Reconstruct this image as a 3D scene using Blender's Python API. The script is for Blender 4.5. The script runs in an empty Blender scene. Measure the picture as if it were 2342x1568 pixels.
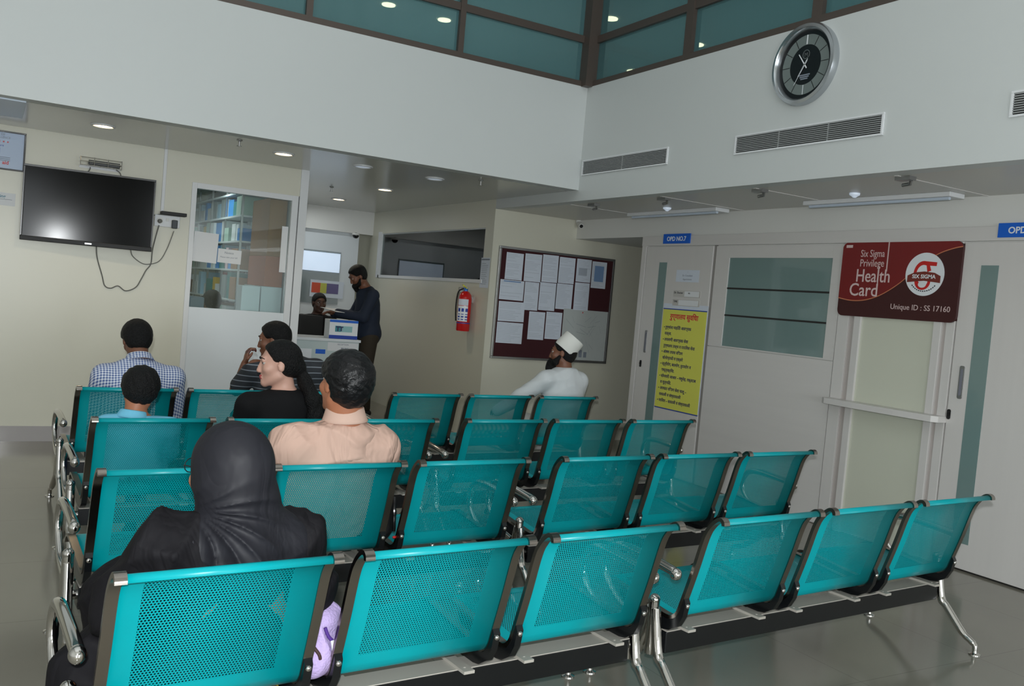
import bpy, bmesh, math, random
import numpy as np
from mathutils import Vector, Matrix
random.seed(4)
SC = bpy.context.scene
# ------------------------------------------------------------------ camera
YAW, PITCH, ROLL, EYE, FPX = math.radians(30.2098), math.radians(-2.593), math.radians(4.9815), 1.4364, 2073.3
F_ = Vector((math.sin(YAW)*math.cos(PITCH), math.cos(YAW)*math.cos(PITCH), math.sin(PITCH)))
R0 = Vector((math.cos(YAW), -math.sin(YAW), 0)); U0 = R0.cross(F_)
R_ = R0*math.cos(ROLL)+U0*math.sin(ROLL); U_ = -R0*math.sin(ROLL)+U0*math.cos(ROLL)
cd = bpy.data.cameras.new('camera'); cam = bpy.data.objects.new('camera', cd); SC.collection.objects.link(cam)
m = Matrix.Identity(4)
for i in range(3):
    m[i][0], m[i][1], m[i][2] = R_[i], U_[i], -F_[i]
m[0][3], m[1][3], m[2][3] = 0, 0, EYE
cam.matrix_world = m
cd.sensor_width = 36; cd.lens = FPX/2342*36; cd.clip_start = .05
SC.camera = cam
# ------------------------------------------------------------------ world, lights, exposure
SC.view_settings.view_transform = 'Standard'; SC.view_settings.look = 'None'
SC.view_settings.exposure = 0.0; SC.view_settings.gamma = 1; SC.view_settings.use_curve_mapping = False
wd = bpy.data.worlds.new('world'); SC.world = wd; wd.use_nodes = True
wd.node_tree.nodes['Background'].inputs[0].default_value = (.55, .62, .68, 1)
wd.node_tree.nodes['Background'].inputs[1].default_value = .35
SC.cycles.transparent_max_bounces = 24

def lamp(name, kind, loc, energy, color, size=1, size_y=None, rot=(0, 0, 0)):
    l = bpy.data.lights.new(name, kind); o = bpy.data.objects.new(name, l); SC.collection.objects.link(o)
    o.location = loc; o.rotation_euler = rot; l.energy = energy; l.color = color
    if kind == 'AREA':
        l.shape = 'RECTANGLE'; l.size = size; l.size_y = size_y or size
    else: l.shadow_soft_size = size
    return o
lamp('camera_flash', 'POINT', (-.05, -.06, EYE+.13), 330, (.955, .985, 1), .025)
lamp('atrium_skylight', 'AREA', (.2, 2.2, 5.6), 50, (.84, .94, 1), 6.5, 6.5)
for x_, n_ in ((-2.35, 'rear_fill_left'), (3.2, 'rear_fill_right')):   # fill added from behind the camera, set in two invented glazed bays
    lamp(n_, 'AREA', (x_, -9.04, 1.6), 215, (.9, .96, 1), 2.85, 2.5, (math.radians(90), 0, 0))
lamp('pharmacy_fill', 'AREA', (1.5, 9.6, 2.40), 10, (.95, 1, .98), 1.2, .1)  # unseen lamp added to brighten the pharmacy interior
lamp('sideroom_fill', 'AREA', (5.8, 9.8, 2.40), 9, (.9, 1, .97), 1.2, .1)  # added lamp, unseen, lifts the dark room behind the corridor window
lamp('reception_fill', 'AREA', (3.3, 10.9, 2.42), 4, (.95, 1, 1), 1.0, .1)  # fill added for the reception, no fitting modelled there

# ------------------------------------------------------------------ materials
def lin(c):
    return tuple(((x/255)/12.92 if x <= 10 else (((x/255)+.055)/1.055)**2.4) for x in c)
def mat(name, rgb, rough=.5, metal=0, spec=.5, noise=None, bump=None, emit=None, coat=0):
    """noise=(scale, strength[, stretch]) small tone variation, bump=(scale, strength)"""
    M = bpy.data.materials.new(name); M.use_nodes = True; nt = M.node_tree; b = nt.nodes['Principled BSDF']
    c = lin(rgb); b.inputs['Base Color'].default_value = (*c, 1)
    b.inputs['Roughness'].default_value = rough; b.inputs['Metallic'].default_value = metal
    b.inputs['Specular IOR Level'].default_value = spec
    if coat: b.inputs['Coat Weight'].default_value = coat
    if emit: b.inputs['Emission Color'].default_value = (*lin(emit[0]), 1); b.inputs['Emission Strength'].default_value = emit[1]
    if noise or bump:
        tc = nt.nodes.new('ShaderNodeTexCoord')
        mp = nt.nodes.new('ShaderNodeMapping'); nt.links.new(tc.outputs['Object'], mp.inputs[0])
    if noise:
        if len(noise) > 2: mp.inputs['Scale'].default_value = noise[2]
        n = nt.nodes.new('ShaderNodeTexNoise'); n.inputs['Scale'].default_value = noise[0]; n.inputs['Detail'].default_value = 5
        nt.links.new(mp.outputs[0], n.inputs['Vector'])
        mx = nt.nodes.new('ShaderNodeMix'); mx.data_type = 'RGBA'
        nt.links.new(n.outputs[0], mx.inputs[0])
        s = noise[1]
        mx.inputs[6].default_value = (*[x*(1-s) for x in c], 1); mx.inputs[7].default_value = (*[min(1, x*(1+s)) for x in c], 1)
        nt.links.new(mx.outputs[2], b.inputs['Base Color'])
    if bump:
        n = nt.nodes.new('ShaderNodeTexNoise'); n.inputs['Scale'].default_value = bump[0]; n.inputs['Detail'].default_value = 4
        nt.links.new(mp.outputs[0], n.inputs['Vector'])
        bm_ = nt.nodes.new('ShaderNodeBump'); bm_.inputs['Strength'].default_value = bump[1]; bm_.inputs['Distance'].default_value = .01
        nt.links.new(n.outputs[0], bm_.inputs['Height']); nt.links.new(bm_.outputs[0], b.inputs['Normal'])
    return M
class NG:
    def __init__(s, M): s.nt = M.node_tree
    def n(s, t, **k):
        x = s.nt.nodes.new(t)
        for a, v in k.items(): setattr(x, a, v)
        return x
    def m(s, op, a, b=None, c=None):
        x = s.n('ShaderNodeMath', operation=op)
        for i, v in enumerate((a, b, c)):
            if v is None: continue
            if isinstance(v, (int, float)): x.inputs[i].default_value = v
            else: s.nt.links.new(v, x.inputs[i])
        return x.outputs[0]
    def l(s, a, b): s.nt.links.new(a, b)
    def mix(s, f, a, b):
        x = s.n('ShaderNodeMix', data_type='RGBA')
        for i, v in ((0, f), (6, a), (7, b)):
            if isinstance(v, (tuple, float, int)): x.inputs[i].default_value = v
            else: s.l(v, x.inputs[i])
        return x.outputs[2]
M = {}
M['white'] = mat('white_paint', (222, 222, 218), .55, noise=(1.3, .02))
M['fascia'] = mat('fascia_paint', (202, 206, 205), .45, noise=(.9, .025), bump=(3, .05))
M['beige'] = mat('beige_enamel', (212, 210, 194), .32, noise=(.9, .03), bump=(2, .06))
M['soffit'] = mat('soffit_paint', (190, 190, 184), .18, noise=(.7, .03))
M['lowceil'] = mat('ceiling_panel', (198, 196, 190), .3, noise=(.8, .03))
M['white_frame'] = mat('white_aluminium', (222, 224, 226), .35)
M['cool_panel'] = mat('white_board_panel', (220, 226, 230), .3, noise=(1, .02))
M['lam_v'] = mat('laminate_vertical', (212, 209, 206), .3, noise=(7, .03, (3, 3, .12)))
M['lam_h'] = mat('laminate_horizontal', (212, 209, 206), .3, noise=(9, .035, (.3, .12, 3)))
M['trimshade'] = mat('trim_grey', (190, 182, 178), .4)
M['cream'] = mat('frosted_cream_glass', (206, 208, 192), .25, coat=.3)
M['frost'] = mat('frosted_teal_glass', (118, 142, 140), .12, coat=.6)
M['joint'] = mat('dark_joint', (40, 38, 36), .6)
M['joint_l'] = mat('pale_joint', (150, 146, 142), .6)
M['window_bronze'] = mat('bronze_aluminium', (92, 82, 76), .4, metal=.3)
M['chrome'] = mat('chrome', (205, 202, 198), .09, metal=1)
M['steel'] = mat('polished_rail', (150, 143, 136), .2, metal=1)
M['dull'] = mat('brushed_metal', (165, 165, 165), .35, metal=.9)
M['black'] = mat('black_gloss_paint', (17, 19, 21), .22)
M['blackm'] = mat('black_matte', (16, 16, 17), .55)
M['paper'] = mat('paper', (212, 220, 232), .7, noise=(25, .03))
M['paperw'] = mat('white_paper', (226, 228, 230), .7)
M['ink'] = mat('grey_ink', (130, 138, 150), .7)
M['inkd'] = mat('dark_ink', (35, 38, 50), .7)
M['maroon'] = mat('maroon_felt', (62, 22, 28), .9, noise=(60, .1))
M['blue'] = mat('sign_blue', (14, 98, 208), .4)
M['blued'] = mat('deep_blue', (28, 62, 160), .4)
M['signw'] = mat('sign_white', (232, 236, 240), .4)
M['red'] = mat('extinguisher_red', (196, 18, 22), .22, coat=.5)
M['yellow'] = mat('poster_yellow', (222, 222, 96), .5, noise=(8, .02))
M['pink'] = mat('poster_red_ink', (214, 30, 60), .5)
M['navyink'] = mat('poster_navy_ink', (44, 44, 92), .5)
M['card1'] = mat('card_red', (120, 20, 22), .35)
M['card2'] = mat('card_dark_maroon', (62, 18, 20), .35)
M['gold'] = mat('card_gold', (196, 120, 84), .35)
M['logored'] = mat('logo_red', (200, 30, 26), .4)
M['logobrown'] = mat('logo_brown', (120, 44, 34), .4)
M['screen'] = mat('tv_screen', (4, 5, 6), .13, spec=.11)
M['cord'] = mat('grey_cord', (110, 110, 105), .6)
M['lampw'] = mat('downlight_lit', (255, 240, 215), .5, emit=((255, 226, 180), 9))
M['lampoff_glow'] = mat('unlit_lens_glow', (215, 222, 232), .4, emit=((200, 215, 235), .35))
M['tube'] = mat('tube_diffuser', (196, 208, 222), .35)
M['cardboard'] = mat('cardboard', (158, 114, 74), .8, noise=(6, .08))
M['cardboard_r'] = mat('reddish_cardboard', (180, 106, 74), .8, noise=(6, .08))
M['teal_box'] = mat('dark_teal_box', (20, 92, 86), .6)
M['floorm'] = None
M['bar_and_sheen'] = mat('grey_bar_and_sheen', (186, 181, 172), .45, metal=.15)  # grey of the cross bars, also paints the reflection along the beam top
def floor_mat():
    F = mat('vitrified_tile', (132, 128, 116), .13, spec=.55); g = NG(F); b = F.node_tree.nodes['Principled BSDF']
    tc = g.n('ShaderNodeTexCoord'); br = g.n('ShaderNodeTexBrick'); g.l(tc.outputs['Object'], br.inputs['Vector'])
    br.offset = 0; br.inputs['Scale'].default_value = 1; br.inputs['Brick Width'].default_value = .8; br.inputs['Row Height'].default_value = .8
    br.inputs['Mortar Size'].default_value = .0022; br.inputs['Mortar Smooth'].default_value = .2
    nz = g.n('ShaderNodeTexNoise'); nz.inputs['Scale'].default_value = 1.6; nz.inputs['Detail'].default_value = 6; g.l(tc.outputs['Object'], nz.inputs['Vector'])
    c = g.mix(nz.outputs[0], (*lin((126, 123, 113)), 1), (*lin((140, 136, 124)), 1))
    g.l(c, br.inputs['Color1']); g.l(c, br.inputs['Color2']); br.inputs['Mortar'].default_value = (*lin((116, 113, 103)), 1)
    g.l(br.outputs['Color'], b.inputs['Base Color'])
    return F
M['floorm'] = floor_mat()
def perf_mat():
    T = mat('perforated_teal_steel', (0, 138, 146), .32, spec=.3); g = NG(T); nt = T.node_tree; b = nt.nodes['Principled BSDF']
    uv = g.n('ShaderNodeUVMap'); uv.uv_map = 'UVMap'
    sp = g.n('ShaderNodeSeparateXYZ'); g.l(uv.outputs[0], sp.inputs[0]); u, v = sp.outputs[0], sp.outputs[1]
    px, py = .0084, .0146; r = .0028
    def lat(off):
        a = g.m('SUBTRACT', g.m('FRACT', g.m('ADD', g.m('DIVIDE', u, px), off)), .5)
        c = g.m('SUBTRACT', g.m('FRACT', g.m('ADD', g.m('DIVIDE', v, py), off)), .5)
        a = g.m('MULTIPLY', a, px); c = g.m('MULTIPLY', c, py)
        return g.m('SQRT', g.m('ADD', g.m('MULTIPLY', a, a), g.m('MULTIPLY', c, c)))
    d = g.m('MINIMUM', lat(0.0), lat(.5))
    hole = g.m('LESS_THAN', d, r)
    # perforated fields: back 0.075..0.345 of arc, seat 0.50..0.84 ; sides inset
    inx = g.m('MULTIPLY', g.m('GREATER_THAN', u, .072), g.m('LESS_THAN', u, .438))
    b1 = g.m('MULTIPLY', g.m('GREATER_THAN', v, .075), g.m('LESS_THAN', v, .400))
    b2 = g.m('MULTIPLY', g.m('GREATER_THAN', v, .50), g.m('LESS_THAN', v, .83))
    msk = g.m('MULTIPLY', g.m('MULTIPLY', inx, g.m('ADD', b1, b2)), hole)
    tr = g.n('ShaderNodeBsdfTransparent'); mx = g.n('ShaderNodeMixShader')
    g.l(msk, mx.inputs[0]); g.l(b.outputs[0], mx.inputs[1]); g.l(tr.outputs[0], mx.inputs[2])
    out = nt.nodes['Material Output']; g.l(mx.outputs[0], out.inputs[0])
    # dust and scuffs
    tc = g.n('ShaderNodeTexCoord'); nz = g.n('ShaderNodeTexNoise'); nz.inputs['Scale'].default_value = 9; nz.inputs['Detail'].default_value = 8
    g.l(tc.outputs['Object'], nz.inputs['Vector'])
    g.l(g.mix(nz.outputs[0], (*lin((0, 146, 154)), 1), (*lin((0, 158, 166)), 1)), b.inputs['Base Color'])
    return T
M['teal'] = perf_mat()
def glass_mat(name, tint, transp, rough=.02):
    G = bpy.data.materials.new(name); G.use_nodes = True; g = NG(G); nt = G.node_tree; nt.nodes.remove(nt.nodes['Principled BSDF'])
    t = g.n('ShaderNodeBsdfTransparent'); t.inputs[0].default_value = (*tint, 1)
    gl = g.n('ShaderNodeBsdfGlossy'); gl.inputs['Roughness'].default_value = rough
    fr = g.n('ShaderNodeFresnel'); fr.inputs[0].default_value = 1.5
    mx = g.n('ShaderNodeMixShader'); g.l(g.m('ADD', fr.outputs[0], transp), mx.inputs[0]); g.l(t.outputs[0], mx.inputs[1]); g.l(gl.outputs[0], mx.inputs[2])
    g.l(mx.outputs[0], nt.nodes['Material Output'].inputs[0]); return G
M['glass'] = glass_mat('clear_glass', (.86, .93, .92), .02)
def film_glass():
    G = bpy.data.materials.new('teal_film_glass'); G.use_nodes = True; g = NG(G); nt = G.node_tree; b = nt.nodes['Principled BSDF']
    b.inputs['Base Color'].default_value = (*lin((104, 148, 152)), 1); b.inputs['Roughness'].default_value = .08; b.inputs['Specular IOR Level'].default_value = .7
    t = g.n('ShaderNodeBsdfTransparent'); t.inputs[0].default_value = (.58, .72, .74, 1)
    mx = g.n('ShaderNodeMixShader'); mx.inputs[0].default_value = .55; g.l(b.outputs[0], mx.inputs[1]); g.l(t.outputs[0], mx.inputs[2])
    g.l(mx.outputs[0], nt.nodes['Material Output'].inputs[0]); return G
M['film'] = film_glass()

# ------------------------------------------------------------------ mesh helpers
def link(o, parent=None):
    SC.collection.objects.link(o)
    if parent is not None: o.parent = parent
    return o
def tag(o, label=None, cat=None, group=None, kind=None):
    if label: o['label'] = label
    if cat: o['category'] = cat
    if group: o['group'] = group
    if kind: o['kind'] = kind
    return o
def empty(name, loc=(0, 0, 0), rz=0, label=None, cat=None, group=None, rot=None):
    o = bpy.data.objects.new(name, None); link(o); o.location = loc; o.rotation_euler = rot or (0, 0, rz); o.empty_display_size = .1
    return tag(o, label, cat, group)
class MB:
    def __init__(s): s.v = []; s.f = []; s.mi = []; s.uv = None
    def box(s, a, b, mi=0):
        x0, y0, z0 = a; x1, y1, z1 = b; n = len(s.v)
        s.v += [(x0, y0, z0), (x1, y0, z0), (x1, y1, z0), (x0, y1, z0), (x0, y0, z1), (x1, y0, z1), (x1, y1, z1), (x0, y1, z1)]
        for q in ((0, 3, 2, 1), (4, 5, 6, 7), (0, 1, 5, 4), (1, 2, 6, 5), (2, 3, 7, 6), (3, 0, 4, 7)): s.f.append([n+i for i in q]); s.mi.append(mi)
        return s
    def tube(s, pts, r, seg=10, mi=0, sx=1.0, closed=False, caps=True):
        pts = [Vector(p) for p in pts]; N = len(pts); rr = r if isinstance(r, (list, tuple)) else [r]*N; n0 = len(s.v)
        up = None
        for i, p in enumerate(pts):
            if closed: t = pts[(i+1) % N]-pts[i-1]
            else: t = (pts[min(i+1, N-1)]-pts[max(i-1, 0)])
            t.normalize()
            if up is None: up = Vector((1, 0, 0)) if abs(t.x) < .9 else Vector((0, 1, 0))
            a = t.cross(up).normalized(); b = a.cross(t).normalized(); up = b
            for k in range(seg):
                w = 2*math.pi*k/seg; s.v.append(tuple(p+(a*math.cos(w)+b*math.sin(w)*sx)*rr[i]))
        M_ = N if closed else N-1
        for i in range(M_):
            for k in range(seg):
                j = (i+1) % N
                s.f.append([n0+i*seg+k, n0+i*seg+(k+1) % seg, n0+j*seg+(k+1) % seg, n0+j*seg+k]); s.mi.append(mi)
        if caps and not closed:
            s.f.append([n0+k for k in range(seg)][::-1]); s.mi.append(mi); s.f.append([n0+(N-1)*seg+k for k in range(seg)]); s.mi.append(mi)
        return s
    def lathe(s, prof, c=(0, 0, 0), axis='z', seg=24, mi=0):
        n0 = len(s.v)
        for (r, h) in prof:
            for k in range(seg):
                w = 2*math.pi*k/seg; a, b = r*math.cos(w), r*math.sin(w)
                p = (a, b, h) if axis == 'z' else ((h, a, b) if axis == 'x' else (a, h, b))
                s.v.append((c[0]+p[0], c[1]+p[1], c[2]+p[2]))
        for i in range(len(prof)-1):
            for k in range(seg): s.f.append([n0+i*seg+k, n0+i*seg+(k+1) % seg, n0+(i+1)*seg+(k+1) % seg, n0+(i+1)*seg+k]); s.mi.append(mi)
        s.f.append([n0+k for k in range(seg)]); s.mi.append(mi); s.f.append([n0+(len(prof)-1)*seg+k for k in range(seg)]); s.mi.append(mi)
        return s
    def prism(s, poly, x0, x1, ax='x', mi=0):
        """poly of (y,z) extruded along x; ax='y': poly of (x,z) along y; ax='z': (x,y) along z"""
        n = len(s.v); k = len(poly)
        for x in (x0, x1):
            for (a, b) in poly: s.v.append((x, a, b) if ax == 'x' else ((a, x, b) if ax == 'y' else (a, b, x)))
        s.f.append([n+i for i in range(k)]); s.f.append([n+k+i for i in range(k)][::-1]); s.mi += [mi, mi]
        for i in range(k): s.f.append([n+i, n+(i+1) % k, n+k+(i+1) % k, n+k+i][::-1]); s.mi.append(mi)
        return s
    def ball(s, c, r, seg=14, rings=9, mi=0):
        rx, ry, rz = r if isinstance(r, (tuple, list)) else (r, r, r)
        n0 = len(s.v)
        for i in range(1, rings):
            th = math.pi*i/rings
            for k in range(seg):
                w = 2*math.pi*k/seg; s.v.append((c[0]+rx*math.sin(th)*math.cos(w), c[1]+ry*math.sin(th)*math.sin(w), c[2]+rz*math.cos(th)))
        t = len(s.v); s.v += [(c[0], c[1], c[2]+rz), (c[0], c[1], c[2]-rz)]
        for i in range(rings-2):
            for k in range(seg): s.f.append([n0+i*seg+k, n0+(i+1)*seg+k, n0+(i+1)*seg+(k+1) % seg, n0+i*seg+(k+1) % seg]); s.mi.append(mi)
        for k in range(seg):
            s.f.append([t, n0+k, n0+(k+1) % seg]); s.f.append([t+1, n0+(rings-2)*seg+(k+1) % seg, n0+(rings-2)*seg+k]); s.mi += [mi, mi]
        return s
    def mesh(s, name, mats, smooth=False, fix=True):
        me = bpy.data.meshes.new(name); me.from_pydata([tuple(v) for v in s.v], [], s.f); me.update()
        for mm in (mats if isinstance(mats, (list, tuple)) else [mats]): me.materials.append(mm)
        for p, i in zip(me.polygons, s.mi): p.material_index = i
        if fix:
            b = bmesh.new(); b.from_mesh(me); bmesh.ops.recalc_face_normals(b, faces=b.faces); b.to_mesh(me); b.free()
        if smooth:
            for p in me.polygons: p.use_smooth = True
            try: me.set_sharp_from_angle(angle=math.radians(40))
            except Exception: pass
        return me
    def build(s, name, mats, parent=None, smooth=False, bevel=0, loc=None):
        o = bpy.data.objects.new(name, s.mesh(name, mats, smooth)); link(o, parent)
        if loc: o.location = loc
        if bevel:
            bv = o.modifiers.new('bevel', 'BEVEL'); bv.width = bevel; bv.segments = 2; bv.limit_method = 'ANGLE'
        return o
def bx(name, a, b, m_, parent=None, bevel=0): return MB().box(a, b).build(name, m_, parent, bevel=bevel)
def struct(name, a, b, m_): return tag(bx(name, a, b, m_), kind='structure')
def catmull(P, n=6):
    P = [Vector(p) for p in P]; out = []
    for i in range(len(P)-1):
        p0 = P[max(i-1, 0)]; p1 = P[i]; p2 = P[i+1]; p3 = P[min(i+2, len(P)-1)]
        for k in range(n):
            t = k/n; out.append(.5*((2*p1)+(-p0+p2)*t+(2*p0-5*p1+4*p2-p3)*t*t+(-p0+3*p1-3*p2+p3)*t**3))
    out.append(P[-1]); return out
def copy_tree(o, parent=None):
    c = o.copy(); SC.collection.objects.link(c); c.parent = parent
    for ch in list(o.children): copy_tree(ch, c)
    return c
def text_mb(txt, size, extrude=.0008, bold=0, align='LEFT', shear=0):
    cu = bpy.data.curves.new('t', 'FONT'); cu.body = txt; cu.size = size; cu.extrude = extrude; cu.align_x = align; cu.resolution_u = 3; cu.offset = bold; cu.shear = shear
    o = bpy.data.objects.new('t', cu); SC.collection.objects.link(o); dg = bpy.context.evaluated_depsgraph_get(); dg.update()
    me = bpy.data.meshes.new_from_object(o.evaluated_get(dg)); bpy.data.objects.remove(o); bpy.data.curves.remove(cu)
    vs = [tuple(v.co) for v in me.vertices]; fs = [list(p.vertices) for p in me.polygons]; bpy.data.meshes.remove(me); return vs, fs
# frames of flat things: plane 'back' faces -y (u=+x, v=+z); plane 'right' faces -x (u=-y, v=+z)
def P_back(y): return lambda u, v, d=0: (u, y-d, v)
def P_right(x): return lambda u, v, d=0: (x-d, -u, v)     # u = -y
def add_text(mb, fr, txt, u, v, size, d, mi=0, align='LEFT', bold=0, wide=1.0, tilt=0, shear=0):
    vs, fs = text_mb(txt, size, .0006, bold, align, shear); n = len(mb.v); c, s = math.cos(tilt), math.sin(tilt)
    for (x, y, z) in vs:
        x *= wide; mb.v.append(fr(u+x*c-y*s, v+x*s+y*c, d+z))
    for f in fs: mb.f.append([n+i for i in f]); mb.mi.append(mi)
def add_poly(mb, fr, pts, d0, d1, mi=0):
    n = len(mb.v); k = len(pts)
    for d in (d0, d1):
        for (u, v) in pts: mb.v.append(fr(u, v, d))
    mb.f.append([n+i for i in range(k)]); mb.f.append([n+k+i for i in range(k)]); mb.mi += [mi, mi]
    for i in range(k): mb.f.append([n+i, n+(i+1) % k, n+k+(i+1) % k, n+k+i]); mb.mi.append(mi)
def rect(u0, v0, u1, v1, tilt=0):
    c, s = math.cos(tilt), math.sin(tilt); cu, cv = (u0+u1)/2, (v0+v1)/2
    return [(cu+(u-cu)*c-(v-cv)*s, cv+(u-cu)*s+(v-cv)*c) for u, v in ((u0, v0), (u1, v0), (u1, v1), (u0, v1))]
def rrect(u0, v0, u1, v1, r, n=6):
    out = []
    for cx, cy, a in ((u1-r, v0+r, -90), (u1-r, v1-r, 0), (u0+r, v1-r, 90), (u0+r, v0+r, 180)):
        for k in range(n+1):
            t = math.radians(a+90*k/n); out.append((cx+r*math.cos(t), cy+r*math.sin(t)))
    return out
# ------------------------------------------------------------------ the room
YB, ZC, YF, XF, ZT, ZR, XR, ZH = 8.08, 2.45, 6.61, 4.38, 3.33, 2.355, 5.38, 2.16
struct('floor', (-4.2, -9.2, -.1), (8.2, 12.2, 0), M['floorm'])
wb = MB(); wb.box((-4.2, YB, 0), (1.45, YB+.12, ZC)); wb.box((1.45, YB, 2.21), (2.375, YB+.12, ZC))
tag(wb.build('wall_back', M['beige']), kind='structure')
struct('trim_1', (2.375, YB-.012, 0), (2.447, YB+.14, ZC), M['white_frame'])
fr = MB(); fr.box((1.45, YB-.012, 0), (1.492, YB+.06, 2.21)); fr.box((2.31, YB-.012, 0), (2.366, YB+.06, 2.21)); fr.box((1.492, YB-.012, 2.163), (2.31, YB+.06, 2.21))
tag(fr.build('trim_2', M['white_frame'], bevel=.002), kind='structure')
pn = MB(); pn.box((1.492, YB-.004, 0), (2.31, YB+.04, 1.155))
tag(pn.build('wall_pharmacy', M['cool_panel']), kind='structure')
struct('window_1', (1.492, YB+.02, 1.155), (2.31, YB+.026, 2.163), M['glass'])
struct('baseboard_back', (-4.2, YB-.012, 0), (1.45, YB, .122), mat('polished_skirting', (176, 172, 172), .12, coat=.4))
bw = MB(); bw.box((XF, YB, 0), (8.2, YB+.12, ZC)); tag(bw.build('wall_noticeboard', M['beige']), kind='structure')
# slab under the upper floor, with the reception and pharmacy below it
struct('ceiling', (-4.2, YF+.02, ZC), (XF, 12.2, ZC+.12), M['soffit'])
struct('wall_fascia_left', (-4.2, YF, ZC-.002), (XF+.12, YF+.14, ZT), M['fascia'])
fb = MB(); fb.box((XF, -9.2, ZR), (XF+.12, YF, ZT)); fb.box((XF, YF, ZR), (XF+.12, YB, ZC)); tag(fb.build('wall_fascia_right', M['fascia']), kind='structure')
struct('ceiling_low', (XF+.12, -9.2, ZR), (8.2, YB, ZR+.1), M['lowceil'])
for i, y in enumerate((1.1, 2.3, 3.5, 4.62, 5.62, 6.9)):
    struct('trim_%d' % (10+i), (XF+.12, y-.012, ZR-.003), (XR, y+.012, ZR), M['lam_h'])
struct('wall_left', (-4.2, -9.2, 0), (-4.08, 12.2, 5.9), M['white'])
rwl = MB(); rwl.box((-4.2, -9.2, 0), (-3.8, -9.08, 5.9)); rwl.box((-.9, -9.2, 0), (1.7, -9.08, 5.9)); rwl.box((4.7, -9.2, 0), (8.2, -9.08, 5.9)); rwl.box((-3.8, -9.2, 2.9), (-.9, -9.08, 5.9)); rwl.box((1.7, -9.2, 2.9), (4.7, -9.08, 5.9)); rwl.box((-3.8, -9.2, 0), (-.9, -9.08, .3)); rwl.box((1.7, -9.2, 0), (4.7, -9.08, .3))
tag(rwl.build('wall_rear', M['beige']), kind='structure')
for n_, x0_ in ((8, -3.8), (9, 1.7)):  # invented unseen bays, framed to go with the added rear fill
    fr_w = MB()
    for k in range(4): fr_w.box((x0_+k*.96, -9.16, .3), (x0_+k*.96+.05, -9.1, 2.9))
    fr_w.box((x0_, -9.16, 2.0), (x0_+2.93, -9.1, 2.05)); tag(fr_w.build('window_%d' % n_, M['window_bronze']), kind='structure')
struct('ceiling_atrium', (-4.2, -9.2, 5.8), (8.2, 12.2, 5.9), M['white'])
struct('wall_far_right', (8.08, -9.2, 0), (8.2, 12.2, 5.8), M['white'])
struct('wall_far', (-4.2, 12.08, 0), (8.2, 12.2, 5.8), M['beige'])
# right wall with its doors
rw = MB(); rw.box((XR, -9.2, 0), (XR+.12, 6.9, ZR)); rw.box((XR+.12, 6.78, 0), (8.1, 6.9, ZR)); rw.box((XR, 6.9, ZH), (8.1, YB, ZR))
tag(rw.build('wall_right', M['white']), kind='structure')
hd = MB(); hd.box((XR-.03, -9.1, 2.07), (XR, 6.9, ZH)); tag(hd.build('trim_3', M['lam_h'], bevel=.002), kind='structure')
struct('trim_4', (XR-.024, 6.84, 0), (XR, 6.9, 2.07), M['lam_v'])
def sliding_door(n, y0, y1, gy0, gy1, gz0, hy, ly):
    d = tag(bx('door_%d' % n, (XR-.018, y0, .012), (XR, y1, 2.062), M['lam_v'], bevel=.002), kind='structure')
    bx('glass_strip', (XR-.0195, gy0, gz0), (XR-.012, gy1, 1.918), M['frost'], d)
    
    # recessed pull: rounded plate with a darker slot
    h = MB(); add_poly(h, P_right(XR-.018), rrect(-hy-.017, 1.07, -hy+.017, 1.28, .012), 0, .006)
    hh = h.build('handle', M['dull'], d, bevel=.001)
    k = MB(); add_poly(k, P_right(XR-.024), rrect(-hy-.009, 1.09, -hy+.009, 1.26, .008), 0, .0012); k.build('finger_slot', mat('slot_grey', (120, 122, 132), .4), hh)
    k = MB(); add_poly(k, P_right(XR-.018), rrect(-ly-.012, .93, -ly+.012, .995, .012), 0, .006); k.tube([(XR-.024, ly, .965), (XR-.032, ly, .965)], .007); k.build('lock', M['blackm'], d)
    return d
sliding_door(1, 5.925, 6.83, 6.52, 6.63, .12, 6.725, 6.77)
sliding_door(2, 2.35, 3.60, 3.36, 3.475, .172, 3.525, 3.585)
struct('trim_5', (XR-.003, 2.3, 0), (XR, 3.62, .012), M['joint'])
# panelled bay with the frosted window
struct('wall_panel_lower', (XR-.016, 4.545, .006), (XR, 5.885, 1.205), M['lam_h'])
pf = MB()
for a, b in (((5.72, 1.211), (5.885, 2.062)), ((4.545, 1.211), (4.64, 2.062)), ((4.64, 1.962), (5.72, 2.062)), ((4.64, 1.211), (5.72, 1.222))): pf.box((XR-.016, a[0], a[1]), (XR, b[0], b[1]))
tag(pf.build('wall_panel_upper', M['lam_h'], bevel=.001), kind='structure')
w2 = tag(bx('window_2', (XR-.008, 4.64, 1.222), (XR-.002, 5.72, 1.962), M['frost']), kind='structure')
bx('joint_strip', (XR-.012, 4.64, 1.700), (XR-.008, 5.72, 1.714), M['joint'], w2)
bx('joint_strip', (XR-.012, 4.64, 1.474), (XR-.008, 5.72, 1.488), M['joint'], w2)
struct('trim_6', (XR-.004, 5.885, 0), (XR, 5.925, 2.07), M['joint_l'])
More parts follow.
